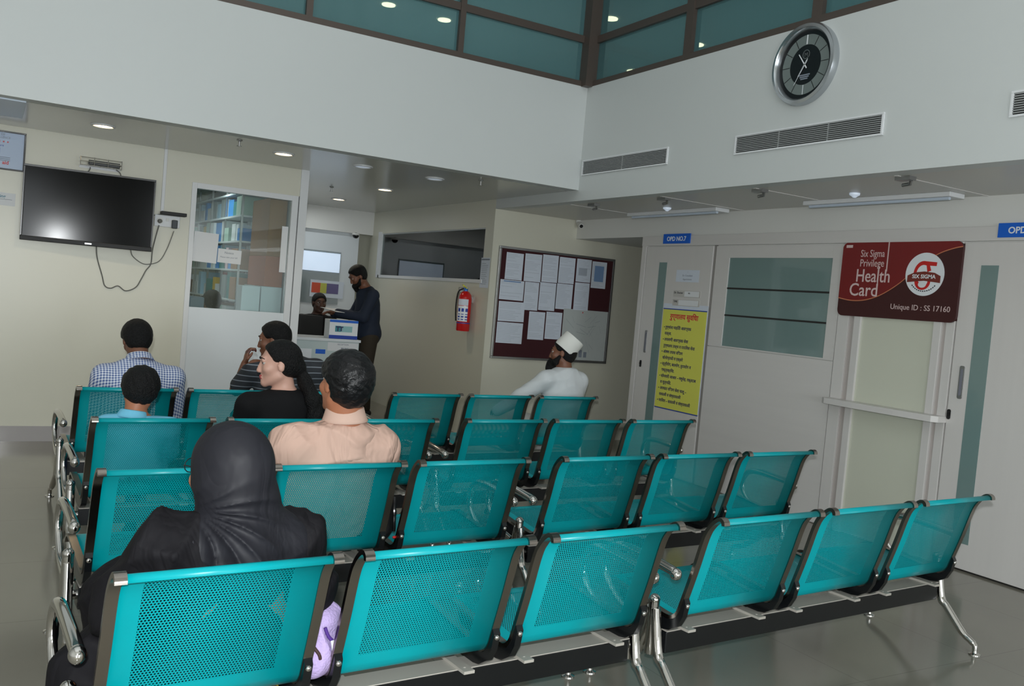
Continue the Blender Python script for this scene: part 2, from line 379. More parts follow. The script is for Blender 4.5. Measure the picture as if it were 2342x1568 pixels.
# service hatch bay
hb = MB()
for y0, y1, d in ((4.44, 4.535, .022), (4.33, 4.385, .03), (3.70, 3.755, .03), (3.61, 3.67, .022)): hb.box((XR-d, y0, 0), (XR, y1, 2.07))
tag(hb.build('trim_7', M['lam_v'], bevel=.002), kind='structure')
hs = MB(); hs.box((XR-.006, 4.385, 0), (XR, 4.44, 2.07)); hs.box((XR-.006, 3.67, 0), (XR, 3.70, 2.07)); tag(hs.build('trim_8', M['trimshade']), kind='structure')
struct('window_3', (XR-.012, 3.755, .02), (XR, 4.33, 2.06), M['cream'])
sh = MB(); sh.prism([(XR, 3.60), (XR-.10, 3.60), (XR-.135, 3.63), (XR-.15, 3.9), (XR-.15, 4.25), (XR-.135, 4.49), (XR-.10, 4.535), (XR, 4.535)], .903, .945, 'z')
o = sh.build('wall_shelf', M['lam_h'], bevel=.003); tag(o, 'pale laminate ledge shelf across the cream glass hatch under the red card sign', 'shelf')
# upper glazing
def glazing(plane):
    f = MB(); g_ = MB(); t = .05
    if plane == 'l':
        f.box((-4.1, YF+.0, ZT), (XF-.02, YF+.08, ZT+.045)); f.box((-4.1, YF+.01, 3.70), (XF-.02, YF+.07, 3.76)); f.box((-4.1, YF+.01, 4.9), (XF-.02, YF+.07, 4.98))
        for x in (-3.05, -1.81, -.57, .67, 1.915, 3.145): f.box((x-.024, YF, ZT+.045), (x+.024, YF+.08, 5.8))
        f.box((XF-.07, YF-.07, ZT-.004), (XF+.1, YF+.1, 5.8))
        g_.box((-4.1, YF+.035, ZT+.02), (XF-.02, YF+.043, 4.95))
    else:
        f.box((XF, -9.1, ZT), (XF+.08, YF-.02, ZT+.045)); f.box((XF+.01, -9.1, 3.70), (XF+.07, YF-.02, 3.76)); f.box((XF+.01, -9.1, 4.9), (XF+.07, YF, 4.98))
        for y in (-3.15, -1.94, -.73, .48, 1.69, 2.9, 4.11, 5.335): f.box((XF, y-.04, ZT+.045), (XF+.08, y+.04, 5.8))
        g_.box((XF+.035, -9.1, ZT+.02), (XF+.043, YF-.02, 4.95))
    a = tag(f.build('window_4' if plane == 'l' else 'window_5', M['window_bronze']), kind='structure')
    g_.build('tinted_glass', M['film'], a)
glazing('l'); glazing('r')
struct('floor_upper', (-4.2, YF+.14, ZT-.06), (8.2, 12.1, ZT-.02), M['white']); struct('floor_upper_right', (XF+.12, -9.1, ZT-.06), (8.2, YF+.14, ZT-.02), M['white'])
struct('ceiling_upper', (-4.2, YF+.1, 4.6), (8.2, 12.1, 4.66), M['white']); struct('ceiling_upper_right', (XF+.09, -9.1, 4.6), (8.2, YF+.1, 4.66), M['white'])
struct('wall_upper', (-4.2, 11.0, ZT-.02), (8.1, 11.1, 4.6), M['white'])
tag(bx('white_board', (3.0, 10.96, 3.40), (3.36, 10.999, 4.35), M['cool_panel'], bevel=.004), 'pale board glimpsed through the tinted upper glass above the left fascia', 'board')
for k_, (x_, y_, lb_) in enumerate(((3.68, 9.68, 'brightest lamp dot seen through the tinted glass above the left fascia'), (4.38, 9.71, 'second lamp dot seen through the tinted glass left of the corner post'), (5.71, 8.28, 'lamp dot through the tinted glass just right of the corner post'), (7.19, 9.82, 'lowest lamp dot through the tinted glass right of the corner post'), (6.98, 8.32, 'small lamp dot through the tinted glass left of the clock'))):
    o = MB().lathe([(.075, 0), (.075, -.01), (.05, -.014)], seg=24).build('upper_downlight', M['lampw'], smooth=True); o.location = (x_, y_, 4.6); tag(o, lb_, 'ceiling light', 'lamps on the upper floor')
    if k_ < 3: l_ = lamp('upper_lamp', 'SPOT', (0, 0, -.03), 28, (.9, .97, 1), .06); l_.parent = o; l_.data.spot_size = 2.4
# pharmacy and reception behind the back wall
struct('wall_pharmacy_side', (2.36, YB+.14, 0), (2.447, 12.08, ZC), M['cool_panel'])
struct('wall_pharmacy_left', (.6, YB+.12, 0), (.7, 12.08, ZC), M['white'])
cw = MB()
cw.box((XF, YB+.12, 0), (XF+.12, 11.5, 1.62)); cw.box((XF, YB+.12, 2.17), (XF+.12, 11.5, ZC)); cw.box((XF, YB+.12, 1.62), (XF+.12, 8.26, 2.17)); cw.box((XF, 11.1, 1.62), (XF+.12, 11.5, 2.17))
tag(cw.build('wall_corridor', M['beige']), kind='structure')
w6 = MB(); w6.box((XF-.012, 8.24, 1.60), (XF+.03, 11.12, 1.635)); w6.box((XF-.012, 11.09, 1.60), (XF+.03, 11.19, 2.19)); w6.box((XF+.02, 8.24, 2.155), (XF+.1, 11.12, 2.172))
w6 = tag(w6.build('window_6', M['white_frame']), kind='structure')
bx('pane', (XF+.015, 8.26, 1.635), (XF+.02, 11.09, 2.16), M['glass'], w6)
struct('wall_sideroom', (7.0, YB+.12, 0), (7.1, 12.08, ZC), M['white']); struct('ceiling_sideroom', (XF+.0, YB+.1, ZC), (7.1, 12.08, ZC+.1), M['white'])
struct('trim_9', (XF+.02, YB+.12, 2.172), (XF+.1, 11.5, 2.182), M['joint'])
struct('wall_reception_header', (2.447, 11.42, 2.15), (XF, 11.5, ZC), M['white'])
struct('wall_reception', (2.447, 11.5, 0), (4.22, 11.6, 2.4), M['cool_panel'])
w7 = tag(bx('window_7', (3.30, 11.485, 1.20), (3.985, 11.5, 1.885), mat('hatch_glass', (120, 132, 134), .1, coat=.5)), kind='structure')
bx('reflected_glow', (3.32, 11.475, 1.615), (3.975, 11.485, 1.862), mat('bright_pane', (200, 215, 230), .3, emit=((205, 222, 245), .6), noise=(3, .3)), w7)  # emission paints in the bright reflection on the hatch glass

# ------------------------------------------------------------------ ceiling fittings
def downlight(x, y, z, lit, label, first=[None]):
    t = empty('downlight', (x, y, z), 0, label, 'ceiling light', 'recessed downlights in the low ceiling')
    MB().lathe([(.085, 0), (.085, -.006), (.068, -.009), (.062, 0)], seg=28).build('trim_ring', M['white_frame'], t, smooth=True)
    MB().lathe([(.061, -.001), (.061, -.004), (.03, -.006)], seg=28).build('lens', M['lampw'] if lit else M['lampoff_glow'], t)
    if lit:
        l = lamp('downlight_lamp', 'SPOT', (0, 0, -.02), 14, (1, .86, .66), .05); l.parent = t; l.data.spot_size = 2.2; l.data.spot_blend = .8
downlight(.664, 7.28, ZC, 1, 'lit warm round downlight above the television, leftmost of the lit ones')
downlight(1.976, 7.245, ZC, 1, 'lit warm round downlight above the pharmacy window')
downlight(3.401, 8.64, ZC, 1, 'lit warm round downlight in front of the reception, beside the corridor window')
downlight(3.475, 10.25, ZC, 1, 'lit round downlight deepest in the reception ceiling')
downlight(2.643, 7.25, ZC, 0, 'unlit round downlight right of the white column top')
downlight(3.328, 7.30, ZC, 0, 'unlit bluish round downlight nearest the white beam corner')
tag(bx('ceiling_panel_light', (-.5, 6.72, ZC-.012), (.155, 7.5, ZC), M['tube'], bevel=.003), 'square unlit ceiling light panel at the left edge above the framed certificate', 'ceiling light')
for x, y, lb in ((1.551, 6.905, 'tiny sprinkler head hanging under the left soffit between two lit downlights'), (3.0, 9.1, 'tiny sprinkler head hanging in the reception ceiling'), (3.6, 6.95, 'tiny sprinkler head near the beam corner of the left soffit')):
    s = MB().lathe([(.022, 0), (.02, -.006), (.007, -.01), (.006, -.04), (.018, -.043), (.018, -.046)], seg=14).build('sprinkler_head', M['dull'], smooth=True); s.location = (x, y, ZC); tag(s, lb, 'sprinkler', 'sprinkler heads')
for x, y, lb in ((4.962, 4.166, 'small round detector beside the nearer strip light on the low ceiling'), (5.0, 6.15, 'small round detector beside the farther strip light on the low ceiling')):
    s = MB().lathe([(.035, 0), (.034, -.012), (.018, -.022), (.01, -.03)], seg=18).build('smoke_detector', M['lampoff_glow'], smooth=True); s.location = (x, y, ZR); tag(s, lb, 'smoke detector', 'detectors')
for y0, y1, lb in ((3.58, 4.76, 'long unlit strip light on the low ceiling above the red card sign'), (5.68, 6.88, 'long unlit strip light on the low ceiling near the first consulting room door')):
    t = empty('strip_light', (5.2, (y0+y1)/2, ZR), 0, lb, 'ceiling light', 'strip lights in the low ceiling'); h = (y1-y0)/2
    MB().box((-.075, -h, -.03), (.075, h, 0)).build('housing', M['white_frame'], t, bevel=.004)
    MB().tube([(-.03, -h+.03, -.036), (-.03, h-.03, -.036)], .012).build('tube', M['tube'], t, smooth=True)
for y, pos in ((6.62, 'deepest one, at the wall corner'), (5.66, 'above the first grille'), (4.63, 'below the middle of the long air grille'), (3.48, 'below the clock')):
    t = MB(); t.box((-.03, -.05, -.022), (.03, .05, 0)); t.tube([(0, -.04, -.02), (.02, -.02, -.04), (.02, .03, -.045)], .011)
    o = t.build('ceiling_clamp', M['dull'], smooth=True); o.location = (4.56, y, ZR); tag(o, 'metal clamp under the low ceiling edge, '+pos, 'fitting', 'clamps along the ceiling edge')
# ------------------------------------------------------------------ grilles and clock on the right fascia
for y0, y1, n, lb in ((5.43, 6.575, 2, 'shortest looking air grille beside the corner where the two white walls meet'), (3.52, 4.72, 3, 'long slatted air grille directly under the round clock'), (1.6, 2.775, 3, 'slatted air grille cut off by the right edge of the picture')):
    t = empty('air_grille', (XF, (y0+y1)/2, 2.635), 0, lb, 'air vent', 'air grilles on the upper wall'); h = (y1-y0)/2
    f = MB(); z = .066
    f.box((-.012, -h, z-.012), (0, h, z)); f.box((-.012, -h, -z), (0, h, -z+.012)); f.box((-.012, -h, -z+.012), (0, -h+.015, z-.012)); f.box((-.012, h-.015, -z+.012), (0, h, z-.012)); f.build('frame', M['white_frame'], t, bevel=.002)
    MB().box((-.002, -h+.015, -z+.012), (0, h-.015, z-.012)).build('backing', M['blackm'], t)
    s = MB()
    for k in range(9):
        zz = -z+.018+k*.0118; s.prism([(-.010, zz), (-.003, zz+.0045), (-.003, zz+.0062), (-.010, zz+.0018)], -h+.015, h-.015, 'y') if 0 else s.prism([(-.0105, zz), (-.0025, zz+.0045), (-.0025, zz+.0095), (-.0105, zz+.006)], -h+.015, h-.015, 'y')
    for k in range(1, n): s.box((-.009, -h+2*h*k/n-.003, -z+.012), (-.003, -h+2*h*k/n+.003, z-.012))
    s.build('slats', mat('grille_aluminium', (170, 172, 172), .4, metal=.4), t)
ck = empty('wall_clock', (XF, 4.15, 3.08), 0, 'round wall clock with thick silver rim and dark face high on the white wall', 'clock')
MB().lathe([(.255, 0), (.258, -.02), (.248, -.045), (.228, -.05), (.215, -.035), (.214, 0)], axis='x', seg=64).build('rim', mat('clock_rim', (190, 194, 198), .22, metal=.9), ck, smooth=True)
MB().lathe([(.216, 0), (.216, -.012), (.001, -.012)], axis='x', seg=64).build('outer_face', mat('clock_black', (26, 28, 30), .2), ck)
rg = MB(); fr_ = P_right(-.0)
n0 = 48
for r0, r1, d0, d1 in ((.125, .187, .012, .014),):
    for k in range(n0):
        a, b = 2*math.pi*k/n0, 2*math.pi*(k+1)/n0
        add_poly(rg, fr_, [(r0*math.cos(a), r0*math.sin(a)), (r1*math.cos(a), r1*math.sin(a)), (r1*math.cos(b), r1*math.sin(b)), (r0*math.cos(b), r0*math.sin(b))], d0, d1)
rg.build('chapter_ring', mat('clock_grey_ring', (112, 122, 120), .45), ck)
tk = MB()
for k in range(12):
    a = math.pi/2-2*math.pi*k/12; c, s = math.cos(a), math.sin(a); w = .004 if k == 0 else .0018
    add_poly(tk, fr_, [(c*.127-s*w, s*.127+c*w), (c*.186-s*w, s*.186+c*w), (c*.186+s*w, s*.186-c*w), (c*.127+s*w, s*.127-c*w)], .014, .0155, 0 if k in (0, 6) else 1)
tk.build('hour_marks', [M['signw'], M['blackm']], ck)
lg = MB()
for k in range(24):
    a, b = 2*math.pi*k/24, 2*math.pi*(k+1)/24
    for r0, r1 in ((.024, .029),): add_poly(lg, fr_, [(r0*math.cos(a), .065+r0*math.sin(a)), (r1*math.cos(a), .065+r1*math.sin(a)), (r1*math.cos(b), .065+r1*math.sin(b)), (r0*math.cos(b), .065+r0*math.sin(b))], .012, .0135)
add_text(lg, fr_, 'M', 0, .051, .036, .013, align='CENTER'); lg.build('emblem', M['dull'], ck)
def hand_(name, ang, l, back, w):
    h = MB(); a = math.radians(90-ang); c, s = math.cos(a), math.sin(a)
    add_poly(h, fr_, [(-c*back-s*w, -s*back+c*w), (c*l-s*w*.6, s*l+c*w*.6), (c*l+s*w*.6, s*l-c*w*.6), (-c*back+s*w, -s*back-c*w)], .018, .02); h.build(name, M['signw'], ck)
hand_('hour_hand', 213, .085, .03, .005); hand_('minute_hand', 323, .088, .03, .004); hand_('second_hand', 212, .14, .04, .0015)
lx = MB()
for k in range(3): add_poly(lx, fr_, rect(-.045+.008*k, -.068-.012*k, .045-.008*k, -.060-.012*k), .012, .013)
lx.build('maker_line', M['ink'], ck)
# ------------------------------------------------------------------ television corner
tv = empty('television', (.672, 8.012, 1.885), 0, 'black flat television on the beige wall with a white glare low on its screen', 'television', rot=(math.radians(.9), 0, math.radians(-3.4)))
MB().box((-.475, -.01, -.285), (.475, .03, .285)).build('back_case', M['blackm'], tv, bevel=.006)
MB().box((-.462, -.014, -.262), (.462, -.0101, .272)).build('screen', M['screen'], tv)
b = MB(); b.box((-.478, -.022, -.298), (.478, .01, -.262)); b.build('lower_bezel', M['blackm'], tv, bevel=.004)
b = MB(); b.box((-.478, -.02, .272), (.478, .01, .288)); b.box((-.478, -.02, -.262), (-.466, .01, .272)); b.box((.466, -.02, -.262), (.478, .01, .272)); b.build('frame', M['black'], tv, bevel=.002)
b = MB(); fb_ = P_back(-.022); add_poly(b, fb_, rrect(-.02, -.287, .03, -.275, .003), 0, .001); b.build('maker_badge', M['dull'], tv)
ws = empty('wire_shelf', (.73, YB, 2.25), 0, 'small white wire shelf above the television', 'shelf')
b = MB()
for z in (-.03, .0, .03): b.tube([(-.15, 0, z), (-.15, -.12, z), (.15, -.12, z), (.15, 0, z)], .003, 6)
for x in (-.15, -.05, .05, .15): b.tube([(x, -.12, -.035), (x, -.12, .035)], .003, 6)
for k in range(7): b.tube([(-.15+.05*k, 0, -.03), (-.15+.05*k, -.12, -.03)], .002, 6)
b.build('wire_basket', M['chrome'], ws, smooth=True)
MB().box((-.15, -.006, -.045), (.15, 0, -.02)).build('wall_rail', M['white_frame'], ws, bevel=.002)
db = MB(); db.box((-.1, -.105, -.025), (.13, -.01, .012)); o = db.build('set_top_box', M['black'], bevel=.004); o.location = (.74, YB, 2.252); tag(o, 'black set-top box lying in the wire shelf above the television', 'set-top box')
def cord(name, pts, r, lb, m_=None): return tag(MB().tube(catmull(pts, 8), r, 8).build(name, m_ or M['cord'], smooth=True), lb, 'cable')
cord('cable', [(.66, YB-.03, 2.215), (.655, YB-.03, 2.19), (.63, YB-.035, 2.155)], .004, 'short dark cable from the wire shelf to the left behind the television')
cord('cable', [(.85, YB-.03, 2.22), (.88, YB-.03, 2.20), (.895, YB-.035, 2.155)], .004, 'short dark cable from the wire shelf to the right behind the television')
cord('power_cable', [(.742, YB-.03, 1.59), (.755, YB-.012, 1.50), (.80, YB-.008, 1.36), (.825, YB-.008, 1.28), (.87, YB-.008, 1.262), (.925, YB-.008, 1.285), (.985, YB-.008, 1.25), (1.06, YB-.008, 1.285), (1.10, YB-.008, 1.36), (1.13, YB-.008, 1.43), (1.165, YB-.008, 1.49), (1.17, YB-.01, 1.6), (1.185, YB-.012, 1.70), (1.205, YB-.03, 1.815)], .0045, 'long grey cable looping down the beige wall below the television to the socket board')
cord('power_cable', [(1.0, YB-.03, 1.59), (1.02, YB-.012, 1.54), (1.09, YB-.008, 1.49), (1.15, YB-.008, 1.485), (1.23, YB-.008, 1.52), (1.285, YB-.008, 1.63), (1.325, YB-.03, 1.78)], .0035, 'thin grey cable rising to the right-hand plug of the socket board')
cord('cable', [(1.13, YB-.02, 1.88), (1.2, YB-.012, 1.905), (1.25, YB-.03, 1.912)], .003, 'thin cable running from the television side to the black box')
sb = empty('socket_board', (1.27, YB, 1.855), 0, 'white electrical socket board right of the television', 'socket')
b = MB(); b.box((-.1, -.018, -.048), (.1, 0, .048)); b.build('plate', M['white_frame'], sb, bevel=.003)
b = MB()
for x in (-.06, .055): b.lathe([(.026, -.018), (.026, -.022)], (x, 0, 0), 'y', 20)
b.build('socket_face', M['white'], sb)
b = MB(); b.box((-.012, -.024, .0), (.012, -.018, .025)); b.build('switch', M['white'], sb, bevel=.002)
o = MB().box((-.022, -.04, -.035), (.022, 0, .035)).build('plug', mat('grey_plug', (60, 66, 72), .5), bevel=.006); o.location = (1.325, YB-.021, 1.835); tag(o, 'dark grey plug adapter in the right socket of the socket board', 'plug')
o = MB().lathe([(.018, 0), (.016, -.03), (.006, -.036)], axis='y', seg=14).build('plug', M['cord'], smooth=True); o.location = (1.21, YB-.021, 1.85); tag(o, 'small round plug in the left socket of the socket board', 'plug')
o = MB().box((-.1, -.09, 0), (.1, 0, .028)).build('router', M['blackm'], bevel=.004); o.location = (1.31, YB, 1.905); tag(o, 'thin black box sitting on top of the white socket board', 'router')
tag(MB().box((1.212, YB-.012, 1.93), (1.238, YB, ZC)).build('cable_trunking', M['white_frame'], bevel=.002), 'vertical white cable trunking from the ceiling to the socket board', 'cable trunking')
ce = empty('framed_certificate', (0, YB, 2.255), 0, 'black framed certificate with a row of red stars at the left edge above the television', 'picture frame')
b = MB(); b.box((-.26, -.022, -.148), (.2, 0, -.136)); b.box((-.26, -.022, .136), (.2, 0, .148)); b.box((-.26, -.022, -.136), (-.248, 0, .136)); b.box((.188, -.022, -.136), (.2, 0, .136)); b.build('frame', M['black'], ce, bevel=.002)
MB().box((-.248, -.012, -.136), (.188, -.002, .136)).build('sheet', mat('certificate_paper', (168, 186, 212), .25), ce)
b = MB(); f_ = P_back(-.012)
add_text(b, f_, 'CERTIFICATE OF', -.03, .112, .024, .001, 0, 'CENTER'); add_text(b, f_, 'EXCELLENCE', .03, .09, .022, .001, 0, 'CENTER'); add_text(b, f_, 'Healthcare', 0, .028, .024, .001, 1, 'CENTER')
for k in range(7): add_poly(b, f_, [(-.09+.028*k+.009*math.cos(a)*(1 if j % 2 else .45), .065+.009*math.sin(a)*(1 if j % 2 else .45)) for j, a in enumerate([math.pi*i/5+math.pi/10 for i in range(10)])], 0, .001, 2)
add_poly(b, f_, rect(-.18, -.03, .03, .015), 0, .0006, 3)
for k in range(3): add_poly(b, f_, rect(-.12, -.055-.012*k, .1, -.051-.012*k), 0, .001, 0)
add_text(b, f_, 'act', -.01, -.105, .03, .001, 1, 'CENTER'); add_text(b, f_, 'aid', .07, -.105, .038, .001, 2, 'CENTER', bold=.001)
b.build('lettering', [M['ink'], M['blued'], M['logored'], mat('pale_blue_ink', (110, 140, 196), .5)], ce)
nt_ = MB(); f_ = P_back(YB); add_poly(nt_, f_, rect(-.2, 1.836, .152, 1.934), 0, .002, 0)
for k in range(1): add_poly(nt_, f_, rect(-.2, 1.882, .13, 1.885), .002, .0025, 1)
add_text(nt_, f_, 'Consulting', .085, 1.895, .034, .0022, 2, 'RIGHT', bold=.0006); tag(nt_.build('wall_notice', [M['paperw'], M['ink'], mat('teal_ink', (70, 130, 150), .5)]), 'small white notice with teal heading on the wall left of the television', 'notice')
# ------------------------------------------------------------------ notice board
bd = empty('notice_board', (0, YB, 0), 0, 'large maroon notice board with silver frame on the beige wall', 'notice board')
BX0, BX1, BZ0, BZ1 = 4.452, 5.897, .848, 1.992
MB().box((BX0+.01, -.02, BZ0+.01), (BX1-.01, 0, BZ1-.01)).build('felt_panel', M['maroon'], bd)
b = MB(); t = .024
b.box((BX0, -.034, BZ0), (BX1, 0, BZ0+t)); b.box((BX0, -.034, BZ1-t), (BX1, 0, BZ1)); b.box((BX0, -.034, BZ0+t), (BX0+t, 0, BZ1-t)); b.box((BX1-t, -.034, BZ0+t), (BX1, 0, BZ1-t)); b.build('frame', M['dull'], bd, bevel=.003)
PP = [(.045, .19, .03, .28, 'topmost left sheet'), (.205, .35, .02, .28, 'second sheet of the top row'), (.358, .497, .01, .27, 'third in the top row'), (.507, .65, .015, .265, 'fourth in the top row, dark bordered'), (.665, .80, .012, .235, 'fifth in the top row, with grey block'), (.808, .945, .02, .28, 'rightmost in the top row, with blue block'),
      (.012, .215, .285, .47, 'wide sheet under the topmost left sheet'), (.222, .345, .285, .55, 'plain sheet second from left in the middle row'), (.352, .495, .275, .54, 'plain sheet in the middle of the middle row'), (.503, .648, .27, .515, 'lower sheet of the dark-bordered pair'), (.665, .80, .242, .51, 'bluish sheet above the map corner'),
      (.015, .235, .485, .67, 'wide sheet with text columns near the left edge'), (.015, .235, .68, .875, 'lowest wide sheet at the left edge'), (.28, .42, .56, .825, 'lower plain sheet left of centre'), (.43, .572, .55, .81, 'lower plain sheet touching the map')]
rnd = random.Random(3)
for i, (u0, u1, v0, v1, lb) in enumerate(PP):
    X0, X1 = BX0+t+(BX1-BX0-2*t)*u0, BX0+t+(BX1-BX0-2*t)*u1; Z1, Z0 = BZ1-t-(BZ1-BZ0-2*t)*v0, BZ1-t-(BZ1-BZ0-2*t)*v1
    p = MB(); f_ = P_back(YB-.021-.0012*(i % 3)); ti = rnd.uniform(-.012, .012); add_poly(p, f_, rect(X0, Z0, X1, Z1, ti), 0, .0006, 0)
    n = int((Z1-Z0)/.016)
    for k in range(1, n):
        if rnd.random() < .8: add_poly(p, f_, rect(X0+.012, Z1-.004-.016*k, X0+.012+(X1-X0-.024)*rnd.uniform(.5, 1), Z1-.0015-.016*k, 0), .0006, .0009, 1)
    if i == 4: add_poly(p, f_, rect(X0+.03, Z0+.07, X1-.05, Z0+.15), .0006, .001, 1)
    if i == 5: add_poly(p, f_, rect(X0+.035, Z0+.07, X1-.035, Z0+.24), .0006, .001, 2)
    if i == 6: add_poly(p, f_, rect(X0+.04, Z1-.02, X1-.04, Z1-.008), .0006, .001, 2)
    if i in (3, 9): 
        add_poly(p, f_, rect(X0-.006, Z0-.006, X0, Z1), .0, .0012, 3)
    tag(p.build('pinned_paper', [M['paper'], mat('print_grey', (172, 180, 192), .7) if i == 0 else bpy.data.materials['print_grey'], mat('print_blue', (120, 150, 190), .7) if i == 0 else bpy.data.materials['print_blue'], M['blackm']]), 'printed paper on the notice board, '+lb.replace(' in the middle of the middle row', ' at the centre'), 'paper', 'papers pinned to the notice board')
p = MB(); f_ = P_back(YB-.0215); X0, X1, Z0, Z1 = BX0+.58*(BX1-BX0), BX1-t-.004, BZ0+t+.002, BZ1-.505*(BZ1-BZ0)
add_poly(p, f_, rect(X0, Z0, X1, Z1), 0, .0008, 0)
for k in range(26):
    a = rnd.uniform(0, 3.1); cx_, cz_ = rnd.uniform(X0+.08, X1-.08), rnd.uniform(Z0+.08, Z1-.08); l = rnd.uniform(.03, .075)
    pts = [(cx_-l*math.cos(a), cz_-l*math.sin(a)), (cx_+l*math.cos(a), cz_+l*math.sin(a))]; w = .0013
    add_poly(p, f_, [(pts[0][0], pts[0][1]-w), (pts[1][0], pts[1][1]-w), (pts[1][0], pts[1][1]+w), (pts[0][0], pts[0][1]+w)], .0008, .0011, 1)
for k in range(5): add_poly(p, f_, rect(X0+.06+.06*k, Z0+.03, X0+.1+.06*k, Z0+.09+.02*(k % 2)), .0008, .0011, 1)
add_poly(p, f_, rect(X0+.24, Z1-.035, X0+.25, Z1-.022), .0008, .003, 2)
tag(p.build('pinned_map', [mat('map_sheet', (188, 194, 192), .6, noise=(8, .04)), M['ink'], M['logored']]), 'large pale map sheet filling the lower right of the notice board', 'map')
# ------------------------------------------------------------------ corridor wall items
fe = empty('fire_extinguisher', (XF-.085, 8.42, 1.09), 0, 'red fire extinguisher with white label hanging on the corridor wall', 'fire extinguisher')
MB().lathe([(.066, 0), (.07, .012), (.07, .33), (.062, .375), (.04, .405), (.024, .415)], seg=28).build('cylinder', M['red'], fe, smooth=True)
b = MB()
for k in range(9):
    a, c = math.radians(175+11*k), math.radians(175+11*(k+1)); 
    for z0, z1, mi in ((.10, .26, 0), (.265, .33, 1)):
        n = len(b.v); r = .0712
        b.v += [(r*math.cos(a), r*math.sin(a), z0), (r*math.cos(c), r*math.sin(c), z0), (r*math.cos(c), r*math.sin(c), z1), (r*math.cos(a), r*math.sin(a), z1)]; b.f.append([n, n+1, n+2, n+3]); b.mi.append(mi)
    for z0, z1 in ((.115, .125), (.14, .155), (.17, .178), (.2, .235)):
        if k % 3: n = len(b.v); r = .0718; b.v += [(r*math.cos(a), r*math.sin(a), z0), (r*math.cos(c), r*math.sin(c), z0), (r*math.cos(c), r*math.sin(c), z1), (r*math.cos(a), r*math.sin(a), z1)]; b.f.append([n, n+1, n+2, n+3]); b.mi.append(2)
b.build('label', [M['signw'], M['paper'], M['blued']], fe)
b = MB().lathe([(.0715, .078), (.0715, .088)], seg=28); b.build('lower_band', M['blued'], fe)
b = MB(); b.lathe([(.022, .41), (.022, .445), (.014, .455)], seg=16); b.build('valve', mat('valve_blue', (60, 120, 200), .3, metal=.3), fe, smooth=True)
b = MB(); b.tube([(-.01, -.01, .455), (-.05, -.02, .475), (-.06, -.06, .47)], .008, 8); b.tube([(0, 0, .45), (-.02, -.06, .445)], .007, 8); b.build('lever', mat('lever_yellow', (210, 206, 60), .4), fe, smooth=True)
b = MB(); b.tube(catmull([(-.02, .01, .44), (-.06, .05, .40), (-.07, .06, .25), (-.066, .045, .1)], 5), .008, 8); b.build('hose', M['blackm'], fe, smooth=True)
b = MB(); b.box((.066, -.015, .3), (.085, .015, .36)); b.tube([(.075, 0, .35), (.0, 0, .40)], .004, 6); b.build('wall_hook', M['dull'], fe)
ep = empty('extinguisher_plate', (XF, 8.66, 1.41), 0, 'beige instruction plate half hidden behind the red fire extinguisher', 'sign')
MB().box((-.004, -.095, -.135), (0, .095, .135)).build('plate', mat('plate_beige', (150, 148, 134), .5), ep)
b = MB(); f_ = P_right(-.004); add_poly(b, f_, rect(-.07, .085, .095, .125), 0, .001); add_text(b, f_, 'FIRE EXTINGUISHER', .012, .098, .019, .001, 1, 'CENTER'); add_poly(b, f_, [(-.03+.02*math.cos(a/8*math.pi), -.04+.05*math.sin(a/8*math.pi)) for a in range(16)], 0, .001, 1); b.build('print', [M['paperw'], M['navyink']], ep)
p = MB(); f_ = P_right(XF-.001); add_poly(p, f_, rect(-8.29, 1.553, -8.1, 1.86), 0, .0012, 0)
for k in range(12): add_poly(p, f_, rect(-8.27, 1.80-.019*k, -8.27+.15*rnd.uniform(.6, 1), 1.804-.019*k), .0012, .0016, 1)
add_poly(p, f_, rect(-8.285, 1.835, -8.11, 1.85), .0012, .0018, 1)
tag(p.build('wall_notice', [M['paper'], M['ink']]), 'tall printed sheet on the corridor wall above the fire extinguisher at the corner', 'notice')
c1 = empty('bullet_camera', (5.37, 8.05, 2.33), 0, 'tiny white security camera in the corner above the notice board', 'security camera')
MB().lathe([(.028, 0), (.028, .03), (.02, .035)], seg=16).build('mount', M['white'], c1, smooth=True)
MB().tube([(0, 0, 0), (-.02, -.09, -.04)], .026, 14).build('camera_body', M['white'], c1, smooth=True)
MB().tube([(-.02, -.09, -.04), (-.021, -.096, -.043)], .019, 14).build('lens', M['blackm'], c1)
c2 = empty('dome_camera', (4.12, 11.36, 2.15), 0, 'small dark dome camera under the reception header', 'security camera')
MB().lathe([(.05, 0), (.05, -.02), (.045, -.025)], seg=20).build('base', M['white'], c2, smooth=True); MB().ball((0, 0, -.03), (.042, .042, .038)).build('dome', M['black'], c2, smooth=True)
# ------------------------------------------------------------------ right wall signs and papers
def opd(y0, y1, txt, lb, u_txt, al):
    t = empty('room_sign', (XR-.03, (y0+y1)/2, 2.132), 0, lb, 'sign'); h = (y1-y0)/2
    MB().box((-.008, -h, -.044), (0, h, .044)).build('plate', M['blue'], t, bevel=.001)
    b = MB(); add_text(b, P_right(-.008), txt, u_txt, -.02, .056, .001, 0, al, bold=.0012); b.build('lettering', M['signw'], t)
opd(6.215, 6.585, 'OPD NO.7', 'blue OPD NO.7 sign on the header above the first sliding door', 0, 'CENTER')
opd(2.92, 3.38, 'OPD NO.', 'blue OPD sign cut off by the right edge above the second sliding door', -.165, 'LEFT')
p = MB(); f_ = P_right(XR-.0195); add_poly(p, f_, rect(-6.375, 1.745, -6.07, 1.852), 0, .0012, 0); add_text(p, f_, 'Dr. Consultant', -6.222, 1.795, .022, .0014, 1, 'CENTER'); add_text(p, f_, 'Appointment', -6.222, 1.762, .022, .0014, 1, 'CENTER'); add_text(p, f_, '---', -6.222, 1.83, .016, .0014, 1, 'CENTER')
tag(p.build('door_notice', [M['paper'], M['ink']]), 'pale lilac paper on the first sliding door, highest of its notes', 'notice')
